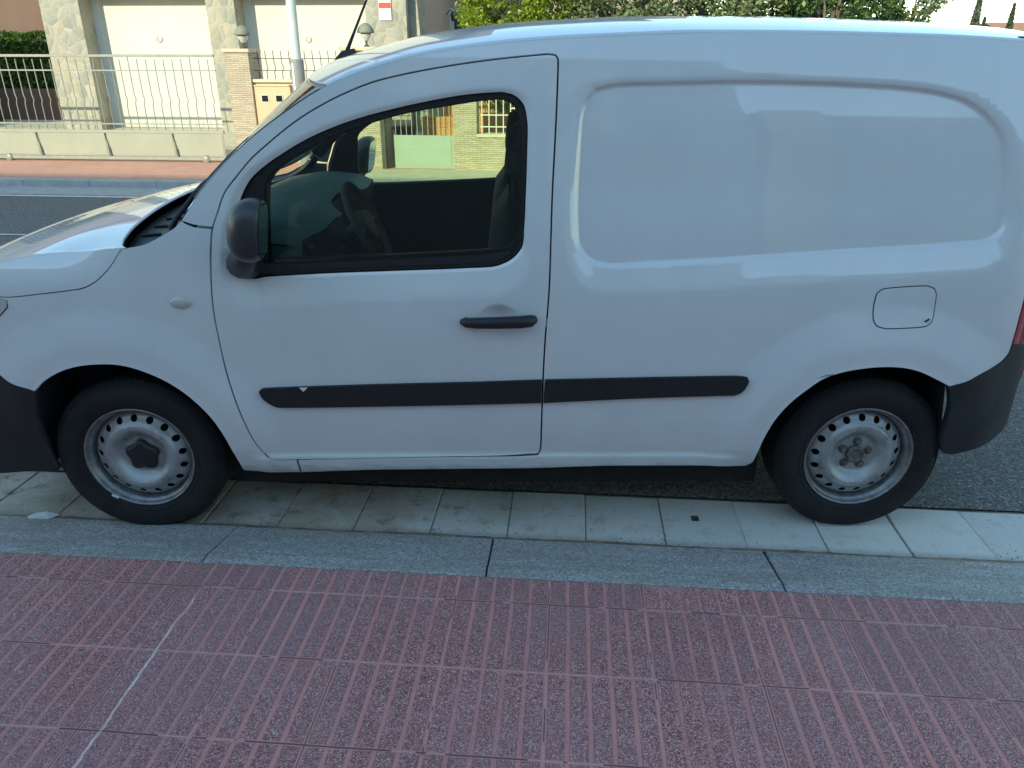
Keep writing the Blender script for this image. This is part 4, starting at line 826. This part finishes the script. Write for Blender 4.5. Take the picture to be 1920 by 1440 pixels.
hs_ = onpoly([(-.62, .872), (-.50, .947), (-.40, .947)], K['hoodgap'][0:], [(.10, 1.104)], K['hoodcrease'][::-1][1:], [(-.45, 1.016), (-.62, .955)])
for mr in (False, True): panel('bonnet_side', hs_, 'paint', side_map(mirror=mr), HOOD, flip=mr, gap=.001, fold=.006)
# cowl tray
_ce = pchip([-.05, .10, .172, .228, .30, .36], [1.08, 1.100, 1.112, 1.137, 1.185, 1.23])
def cowl_map(u, w): e_ = S0(u, _ce(u)); t = np.clip(1-np.abs((w-WC)/(WC-e_)), 0, 1); return np.stack([u, w, _ce(u)+(1.153-_ce(u))*(1-(1-t)**2.0)*np.clip(t*4, 0, 1)-.006-.022*sstep(t*9)], 1)
cw = [(.112, float(S0(.112, 1.10))+.001), (.175, float(S0(.17, 1.11))+.001), (.23, float(S0(.23, 1.14))+.001), (.30, float(S0(.3, 1.18))+.002), (.335, float(we(.335))+.01), (.265, .13), (.205, .30), (.165, .55), (.155, WC)]
cf = [(.106, .0), (.085, .03), (.062, .09), (.036, .21), (.020, .40), (.012, .62), (.010, WC)]
COWL = panel('cowl', cw+[(u, 2*WC-w) for u, w in cw[::-1][1:]]+[(u, 2*WC-w) for u, w in cf][:-1]+cf[::-1], 'plastic', cowl_map, VAN, fold=.03, grid=.03, step=.02)
for k_ in range(12):
    w1 = .22+k_*.11; q = cowl_map(np.array([.06, .13]), np.array([w1, w1])); MB().tube([tuple(q[0]+[0, 0, .004]), tuple(q[1]+[0, 0, .004])], .005, 6).build('vent_rib', 'plastic', COWL)
for (w1, w2) in ((.30, .80), (1.02, 1.45)):
    q0 = cowl_map(np.array([.135]), np.array([w1]))[0]; p1 = screen_map(.018)(np.array([.27, .30]), np.array([w1+.08, w2]))
    q1 = p1[0]; mid = screen_map(.03)(np.array([.23]), np.array([w1+.1]))[0]
    wp = MB().tube([tuple(q0), tuple(q0+[.02, .01, .035]), tuple(mid), tuple(q1+[.0, .25, .0]) if False else tuple(screen_map(.028)(np.array([.25]), np.array([(w1+w2)/2]))[0])], [.013, .011, .008, .006], 8).build('wiper', 'plastic', VAN)
    bl = screen_map(.012)(np.linspace(.30, .22, 8), np.linspace(w1-.12, w2+.02, 8)); MB().tube([tuple(q) for q in bl], .006, 6).build('blade', 'rubber', wp)
# front end
def front_map(off=0.0):
    def f(w, z): return np.stack([-.905+.16*((w-WC)/.72)**2+.05*np.clip((z-.55)/.4, 0, 1)**2+.06*np.clip((.42-z)/.2, 0, 1)**2+off, w, z], 1)
    return f
fbs = onpoly([(-.288, .601)], K['fbump'][::-1][1:], [(-.52, .70), (-.66, .71), (-.80, .71), (-.80, .40), (-.76, .27), (-.55, .245), (-.42, .262), (-.300, .268), (-.313, .36), (-.312, .48)])
FB = panel('front_bumper', [(.20, .24), (.16, .45), (.15, .70), (.6, .68), (WC, .675), (1.16, .68), (1.61, .70), (1.60, .45), (1.56, .24), (WC, .22)], 'plastic', front_map(), VAN, flip=True, fold=.04, grid=.05, step=.03)
for mr in (False, True):
    panel('bumper_side', fbs, 'plastic', side_map(-.002, mr), FB, flip=mr, fold=.03)
    hl = panel('headlight', [(-.318, .930), (-.40, .940), (-.50, .938), (-.62, .865), (-.72, .79), (-.60, .745), (-.46, .80), (-.36, .87), (-.322, .905)], 'lens', side_map(-.004, mr), VAN, flip=mr, fold=.02, grid=.03)
    panel('headlight_surround', [(-.3165, .930), (-.40, .943), (-.50, .941), (-.625, .867), (-.725, .79), (-.60, .742), (-.46, .797), (-.357, .868), (-.3185, .903)], 'gloss', side_map(-.0005, mr), hl, flip=mr, fold=.01, grid=.03)
NP = panel('nose_panel', [(.15, .705), (.15, .80), (.28, .86), (.5, .89), (WC, .90), (1.26, .89), (1.48, .86), (1.61, .80), (1.61, .705), (WC, .68)], 'paint', front_map(.004), VAN, flip=True, fold=.03, grid=.05, step=.03)
hu = [(-.62, float(whe(-.62))), (-.66, .20), (-.70, .30), (-.80, .5), (-.845, .68), (-.868, WC)]; hu += [(u, 2*WC-w) for u, w in hu[::-1][1:]]
nu = [(.16, .795), (.22, .83), (.28, .86), (.5, .888), (.68, .895), (WC, .898)]; nu += [(2*WC-w, z) for w, z in nu[::-1][1:]]
hu[0] = (-.60, float(whe(-.60))); nu[0] = (.10, .800); hu[-1] = (-.60, 2*WC-float(whe(-.60))); nu[-1] = (2*WC-.10, .800)
up_ = [(u, w, float(hood_z(np.array([u]), np.array([w]))[0])-.004) for u, w in hu]; dn_ = [tuple(front_map(.002)(np.array([w]), np.array([z]))[0]) for w, z in nu]
mid_ = [tuple((np.array(a_)+np.array(b_))/2+np.array([-.012, 0, .004])) for a_, b_ in zip(up_, dn_)]; n_ = len(up_)
MB().add(up_+mid_+dn_, [(k_*n_+i, k_*n_+i+1, (k_+1)*n_+i+1, (k_+1)*n_+i) for k_ in range(2) for i in range(n_-1)], 0, True).build('bonnet_lip', 'paint', NP)
GR = panel('grille', [(.42, .72), (.40, .80), (.6, .85), (WC, .86), (1.16, .85), (1.36, .80), (1.34, .72), (WC, .70)], 'gloss', front_map(-.004), NP, flip=True, fold=.01, grid=.05)
for z in (.745, .78, .815): q = front_map(-.012)(np.linspace(.45, 1.31, 12), np.full(12, z)); MB().tube([tuple(x) for x in q], .007, 6).build('slat', 'plastic', GR)
# rear end
def rear_map(off=0.0):
    def f(w, z): return np.stack([3.44-.11*((w-WC)/.66)**2-.10*np.clip((z-1.05)/.7, 0, 1)**2*.6+off, w, z], 1)
    return f
TG = panel('rear_doors', [(.22, .76), (.22, 1.3), (.30, 1.68), (.5, 1.735), (WC, 1.745), (1.26, 1.735), (1.46, 1.68), (1.54, 1.3), (1.54, .76), (WC, .74)], 'paint', rear_map(), VAN, fold=.02, grid=.06, step=.03)
panel('rear_window', [(.34, 1.1), (.38, 1.5), (.80, 1.56), (.82, 1.1)], 'gloss', rear_map(.004), TG, fold=.005, grid=.05); panel('rear_window', [(.94, 1.1), (.96, 1.56), (1.38, 1.5), (1.42, 1.1)], 'gloss', rear_map(.004), TG, fold=.005, grid=.05)
MB().box(3.02, 3.075, .16, .20, 1.738, 1.752, bev=.004).build('door_hinge', 'plastic', VAN)
rbs = onpoly([(2.935, .622)], K['rbump'][1:], [(3.15, .757), (3.325, .757), (3.33, .60), (3.325, .47), (3.28, .425), (3.20, .392), (3.139, .366), (3.067, .347), (3.018, .337), (2.993, .342), (2.975, .38), (2.968, .48), (2.955, .56)])
RB = panel('rear_bumper', [(.21, .33), (.215, .75), (WC, .735), (1.545, .75), (1.55, .33), (WC, .31)], 'plastic', rear_map(.0), VAN, fold=.04, grid=.06, step=.03)
for mr in (False, True):
    panel('bumper_side', rbs, 'plastic', side_map(-.003, mr), RB, flip=mr, fold=.03)
    panel('tail_light', tail, 'tail', side_map(-.003, mr), VAN, flip=mr, fold=.02, gap=.002)
    panel('reflector', [(3.27, .60), (3.27, .655), (3.322, .655), (3.322, .60)], 'tail', side_map(-.007, mr), RB, flip=mr, fold=.004, grid=.01)
# aerial
AE = MB().add([(.60+x, .88+y, z) for x, y, z in ((.05, -.03, 1.655), (.17, -.022, 1.698), (.17, .022, 1.698), (.05, .03, 1.655), (.10, -.012, 1.712), (.15, -.010, 1.722), (.15, .010, 1.722), (.10, .012, 1.712))], [(0, 3, 2, 1), (4, 5, 6, 7), (0, 1, 5, 4), (1, 2, 6, 5), (2, 3, 7, 6), (3, 0, 4, 7)]).build('aerial_base', 'plastic', BODY)
MB().tube([(.715, .88, 1.70), (.76, .88, 1.79), (.85, .88, 1.97), (.905, .88, 2.08)], [.009, .0055, .004, .003], 8).build('aerial_mast', 'plastic', AE)
# roof channel seal is part of the roof; mirrors
def superell(c, r, p_=2.6, n=40, m_=24, cut=None):
    vs = []; fs = []
    sg = lambda a_, e_: math.copysign(abs(a_)**(2/e_), a_)
    for i in range(m_+1):
        ph = -math.pi/2+math.pi*i/m_
        for k_ in range(n):
            t = 2*math.pi*k_/n; x = sg(math.cos(ph), p_)*sg(math.cos(t), p_); y = sg(math.cos(ph), p_)*sg(math.sin(t), p_); z = sg(math.sin(ph), p_)
            if cut is not None: x = min(x, cut)
            vs.append((c[0]+r[0]*x+.018*z*0, c[1]+r[1]*y, c[2]+r[2]*z*(1-.10*max(x, 0))))
    for i in range(m_): fs += [(i*n+k_, i*n+(k_+1) % n, (i+1)*n+(k_+1) % n, (i+1)*n+k_) for k_ in range(n)]
    return vs, fs
for mr in (False, True):
    Y_ = (lambda w: 2*WC-w) if mr else (lambda w: w)
    vs, fs = superell((0, 0, 0), (.076, .088, .100), 2.35, cut=.42); cx, cw_, cz_ = .585, -.150, 1.190
    tilt = -.16; vs2 = []
    for x, y, z in vs:
        x2 = x-.10*y*(1)+.14*(z); vs2.append((cx+x2, Y_(cw_+y), cz_+z-.12*y))
    if not mr: fs = [f[::-1] for f in fs] if False else fs
    else: fs = [f[::-1] for f in fs]
    mi = MB().add(vs2, fs, 0, True).build('door_mirror', 'housing', VAN)
    q = [(.0325, -.066, -.072), (.0325, .070, -.076), (.0325, .070, .058), (.0325, .045, .076), (.0325, -.050, .074), (.0325, -.068, .052)]
    gv = [(cx+x-.10*y+.14*z+.0008, Y_(cw_+y), cz_+z-.12*y) for x, y, z in q]; gf = [tuple(range(6))]
    MB().add(gv, gf if mr else [gf[0][::-1]]).build('mirror_glass', 'mirror', mi)
    MB().tube([(.50, Y_(.02), 1.045), (.50, Y_(-.05), 1.060), (.545, Y_(-.12), 1.10), (.57, Y_(-.15), 1.13)], [.055, .048, .035, .03], 12).build('mirror_arm', 'plastic', mi)
# underbody, wheel wells, interior
UB = MB().box(-.62, 3.1, .45, 1.46, .19, .27).box(.5, 2.1, .40, 1.30, .105, .129).box(.30, 2.36, .11, 1.65, .140, .262).build('underbody', 'rubber', VAN)  # van floor, plus low black boxes added to deepen the shade below the sill
MB().box(.0-.45, .45, .26, 1.50, .285, 1.04).build('engine_bay', 'trim', UB)
for key, cx_ in (('farch', .04), ('rarch', 2.62)):
    A = smooth_poly(BK[key], .03, False); lo_, hi_ = (A[0], A[-1])
    A = np.vstack([[(lo_[0]-(.055 if key == 'farch' else .01), .262)], [(lo_[0]-(.045 if key == 'farch' else .018), min(.40, lo_[1]))], A+np.array([0, .0])*0, [(hi_[0]+.025, min(.42, hi_[1]))], [(hi_[0]+.03, .31)]])
    c_ = np.array([cx_, .30]); A2 = A+(A-c_)/np.linalg.norm(A-c_, axis=1)[:, None]*.014
    for mr in (False, True):
        f_ = (lambda w: 2*WC-w) if mr else (lambda w: w); n_ = len(A2)
        vs = [(q[0], f_(w_), q[1]) for q in A2 for w_ in (-.018, .30)]; fs = [(2*k_, 2*k_+1, 2*k_+3, 2*k_+2) for k_ in range(n_-1)]
        k0 = len(vs); vs += [(q[0], f_(.30), q[1]) for q in A2]; fs += [tuple(range(k0, k0+n_))]
        MB().add(vs, fs).build('wheel_well', 'trim', UB)
for mr in (False, True):    # sill return under the door
    vs = []; xs_ = np.linspace(.40, 2.27, 40)
    for x in xs_:
        zb = float(np.interp(x, [.4, .6, .85, 1.46, 1.74, 2.27], [.27, .262, .273, .280, .290, .291])); w_ = float(S0(x, zb))
        for dw, dz in ((-.006, .004), (.004, -.006), (.05, -.004), (.07, .03)): vs.append((x, 2*WC-(w_+dw) if mr else w_+dw, zb+dz))
    fs = [(4*i+j, 4*i+j+1, 4*i+j+5, 4*i+j+4) for i in range(39) for j in range(3)]; MB().add(vs, fs, 0, True).build('sill_flange', 'sill', BODY)
IN = MB().box(.40, 1.46, .11, 1.65, .33, .36).box(1.46, 1.50, .14, 1.62, .33, 1.66).build('cabin_floor', 'trim', VAN)
panel('headliner', [(.86, .13), (.72, .40), (.70, WC), (.72, 1.36), (.86, 1.63), (1.5, 1.60), (1.5, .16)], 'head', lambda u, w: np.stack([u, w, Ztop(u, w)-.035], 1), BODY, flip=True, fold=0, grid=.06)
for mr in (False, True):
    pp = [(u, float(we(u))+.06, float(_ze(u))-.035) for u in np.arange(.36, 1.5, .06)]; MB().tube([(u, 2*WC-w if mr else w, z) for u, w, z in pp], .045, 8).build('pillar_trim', 'trim', BODY)
_dz = pchip([.12, .30, .45, .60, .70], [1.08, 1.130, 1.148, 1.135, 1.09])
DS = panel('dashboard', [(.16, .30), (.30, .10), (.50, .10), (.66, .12), (.70, .30), (.70, .62), (.64, .72), (.62, 1.0), (.68, 1.3), (.66, 1.64), (.50, 1.66), (.30, 1.66), (.16, 1.46), (.14, WC)], 'dash', lambda u, w: np.stack([u, w, _dz(u)-.05*sstep((.20-w)/.1)-.05*sstep((w-1.56)/.1)+.03*np.exp(-((w-.45)/.17)**2)*sstep((u-.35)/.2)], 1), VAN, fold=.0, grid=.03)
vs = []; out = [(.66, .12), (.70, .30), (.70, .62), (.62, .72), (.60, 1.0), (.68, 1.3), (.66, 1.64)]
for (u, w) in out: vs += [(u, w, 1.10), (u+.0, w, .96), (u-.12, w, .62)]
MB().add(vs, [(3*i+j, 3*i+j+1, 3*i+j+4, 3*i+j+3) for i in range(6) for j in range(2)], 0, True).build('dash_fascia', 'trim', DS)
for w_ in (.11, 1.65): MB().add([(.14, w_, .5), (.66, w_, .62), (.66, w_, 1.08), (.45, w_, 1.09), (.2, w_, 1.04)], [(0, 1, 2, 3, 4)]).build('dash_end', 'dash', DS)
MB().tube([(.655, .14, 1.05), (.662, .18, 1.05)], .032, 16).build('air_vent', 'gloss', DS)
# steering wheel
sw_c = Vector((.83, .47, 1.085)); ax = Vector((.90, 0, .44)).normalized(); sx = Vector((0, 1, 0)); sz = ax.cross(sx).normalized()
ring = [sw_c+.168*(math.cos(t)*sx+math.sin(t)*sz) for t in [2*math.pi*i/40 for i in range(40)]]
SW = MB().tube(ring+ring[:2], .0145, 10, cap=False).build('steering_wheel', 'seat', VAN)
b = MB()
for an in (0, 180, 270): t = R(an); b.tube([sw_c-ax*.02, sw_c+.165*(math.cos(t)*sx+math.sin(t)*sz)], [.022, .013], 8)
b.tube([sw_c-ax*.03, sw_c+ax*.015], [.07, .06], 16); b.tube([sw_c, sw_c-ax*.25], .03, 8); b.build('spokes', 'trim', SW)
for sy_ in (.46, 1.30):
    b = MB(); prof = [(-.02, .50), (.16, .52), (.40, .50)]
    def cushion(x0, x1, z0, z1, hw, lean, rr=.05):
        vs = []; fs = []; n_ = 16
        for i in range(9):
            s = i/8; z = z0+(z1-z0)*s; xx = lean*s
            k_ = 1-.12*(2*s-1)**8-(.5 if False else 0)
            for j in range(n_):
                t = 2*math.pi*j/n_; cx_ = math.copysign(abs(math.cos(t))**.6, math.cos(t)); cy_ = math.copysign(abs(math.sin(t))**.6, math.sin(t))
                e_ = math.sqrt(max(0, 1-(abs(2*s-1))**6))
                vs.append((xx+(x0+x1)/2+(x1-x0)/2*cx_*e_, sy_+hw*cy_*(.85+.15*e_)*k_, z))
        for i in range(8): fs += [(i*n_+j, i*n_+(j+1) % n_, (i+1)*n_+(j+1) % n_, (i+1)*n_+j) for j in range(n_)]
        return vs, fs
    st_ = MB().box(.95, 1.38, sy_-.24, sy_+.24, .42, .62, bev=.04).build('seat_cushion', 'seat', VAN)
    v_, f_ = cushion(1.26, 1.38, .58, 1.22, .25, .06); MB().add(v_, f_, 0, True).build('seat_back', 'seat', st_)
    v_, f_ = cushion(1.36, 1.45, 1.27, 1.47, .13, .02); MB().add(v_, f_, 0, True).tube([(1.40, sy_-.05, 1.15), (1.40, sy_-.05, 1.3)], .007, 6).tube([(1.40, sy_+.05, 1.15), (1.40, sy_+.05, 1.3)], .007, 6).build('headrest', 'seat', st_)
# ------------------------------------------------------------------ wheels
TR = .313
def make_wheel(cx_, side_, hub):
    t = empty('wheel', (cx_, 0 if not side_ else 2*WC, .306), 0); t.parent = VAN
    if side_: t.rotation_euler = (0, 0, math.pi)
    tp = [(.200, .012), (.2045, .002), (.212, -.004), (.228, -.0115), (.250, -.0165), (.268, -.0165), (.285, -.011), (.298, .000), (.3075, .012), (.3115, .026), (TR, .045), (TR, .150), (.3075, .185), (.285, .205), (.245, .208), (.205, .185)]
    b = MB().lathe(tp, 'Y', n=96)
    for rr in (.222, .291): b.lathe([(rr-.0018, -.0088 if rr < .25 else -.0075), (rr, -.0118 if rr < .25 else -.0095), (rr+.0018, -.0100 if rr < .25 else -.006)], 'Y', n=96)
    for k_ in range(84):                             # shoulder tread blocks
        a_ = 2*math.pi*k_/84; c_, s_ = math.cos(a_), math.sin(a_); c2, s2 = math.cos(a_+.052), math.sin(a_+.052)
        q = [(.2985, .002), (.3135, .022), (.3150, .046), (.3085, .030)]
        vv = [(r_*cc, h_-.002, r_*ss) for (cc, ss) in ((c_, s_), (c2, s2)) for r_, h_ in q[:3]]
        b.add(vv, [(0, 1, 4, 3), (1, 2, 5, 4)] if True else [])
    for k_ in range(48):                             # fine radial ribbing band on the sidewall
        a_ = 2*math.pi*k_/48; b.tube([(.236*math.cos(a_), -.0128, .236*math.sin(a_)), (.246*math.cos(a_+.01), -.0152, .246*math.sin(a_+.01))], .0014, 4, cap=False)
    o = b.build('tyre', 'rubber', t)
    for v in o.data.vertices:
        if v.co.z < -.303: k_ = v.co.z+.303; v.co.z = -.303+k_*.15-.0; v.co.y -= .006*(1 if v.co.y < .05 else 0)*min(1, -k_/.01)
    b = MB().lathe([(.2045, .006), (.2050, .000), (.2030, -.0035), (.1990, -.003), (.1955, .003), (.1935, .012), (.1900, .016), (.1850, .019), (.1815, .030), (.1800, .052), (.1790, .075), (.178, .150)], 'Y', n=96)
    b.build('rim', 'flange', t)
    # pressed disc with ring of holes
    n_ = 96; P_ = [(.1805, .050), (.177, .044), (.170, .034), (.160, .0255), (.150, .0205), (.141, .0165), (.133, .0085), (.124, .0035), (.114, .0035), (.103, .009), (.092, .018), (.083, .028), (.076, .035), (.070, .037), (.045, .037), (.0, .037)]
    pf = pchip([q[0] for q in P_[::-1]], [q[1] for q in P_[::-1]])
    outer_ = [(.1805*math.cos(a_), .1805*math.sin(a_)) for a_ in np.linspace(0, 2*math.pi, 96, endpoint=False)]
    NH = 17; hs2 = []
    for k_ in range(NH):
        a_ = 2*math.pi*(k_+.3)/NH; c_ = np.array([math.cos(a_), math.sin(a_)])*.1555
        hs2.append([tuple(c_+.0135*np.array([math.cos(s), math.sin(s)])) for s in np.linspace(0, 2*math.pi, 18, endpoint=False)])
    mp = lambda x, z: np.stack([x, pf(np.hypot(x, z)), z], 1)
    panel('wheel_disc', np.array(outer_), 'rim', mp, t, holes=[np.array(h) for h in hs2], flip=False, fold=.004, grid=.007, pre='all')
    MB().lathe([(.18, .09), (.08, .07), (.0, .07)], 'Y', n=40).build('brake_drum', 'trim', t)
    if hub == 'cap':
        b = MB(); n_ = 60; vs = []; fs = []
        for k_, (sc_, y) in enumerate(((1, .036), (.97, .020), (.80, .014), (.35, .011), (.02, .0105))):
            for i in range(n_):
                a_ = 2*math.pi*i/n_; r_ = (.058+.0065*math.cos(5*(a_-.3)))*sc_ if k_ < 3 else .055*sc_; vs.append((r_*math.cos(a_), y, r_*math.sin(a_)))
        for k_ in range(4): fs += [(k_*n_+i, k_*n_+(i+1) % n_, (k_+1)*n_+(i+1) % n_, (k_+1)*n_+i) for i in range(n_)]
        b.add(vs, fs, 0, False).build('hub_cap', 'plastic', t)
    else:
        MB().lathe([(.034, .037), (.034, .022), (.030, .018), (.024, .017), (.022, .022), (.0, .023)], 'Y', n=32).build('hub_centre', 'hub', t)
    for k_ in range(5):
        a_ = 2*math.pi*k_/5+.25+(0.0 if hub != 'cap' else .05); x, z = .052*math.cos(a_), .052*math.sin(a_)
        MB().lathe([(.0115, .037), (.0115, .024), (.0085, .020), (.0, .0195)], 'Y', (x, 0, z), 6, sm=False).lathe([(.0165, .0368), (.0165, .033), (.0115, .032)], 'Y', (x, 0, z), 16).build('wheel_bolt', 'hub', t)
    return t
make_wheel(0, False, 'cap')['label'] = 'front wheel with a dark plastic hub cap'; make_wheel(2.697, False, 'bare')['label'] = 'rear wheel with bare rusty bolts'; make_wheel(0, True, 'cap'); make_wheel(2.697, True, 'bare')
fw = [c for c in VAN.children if c.name.split('.')[0] == 'wheel'][0]
MB().add([(-.130, -.0065, -.150), (-.105, -.0068, -.163), (-.112, -.0068, -.172), (-.135, -.0062, -.160)], [(0, 1, 2, 3), (3, 2, 1, 0)]).build('balance_mark', 'chip', fw)['label'] = 'pale scrape on the edge of the rim'
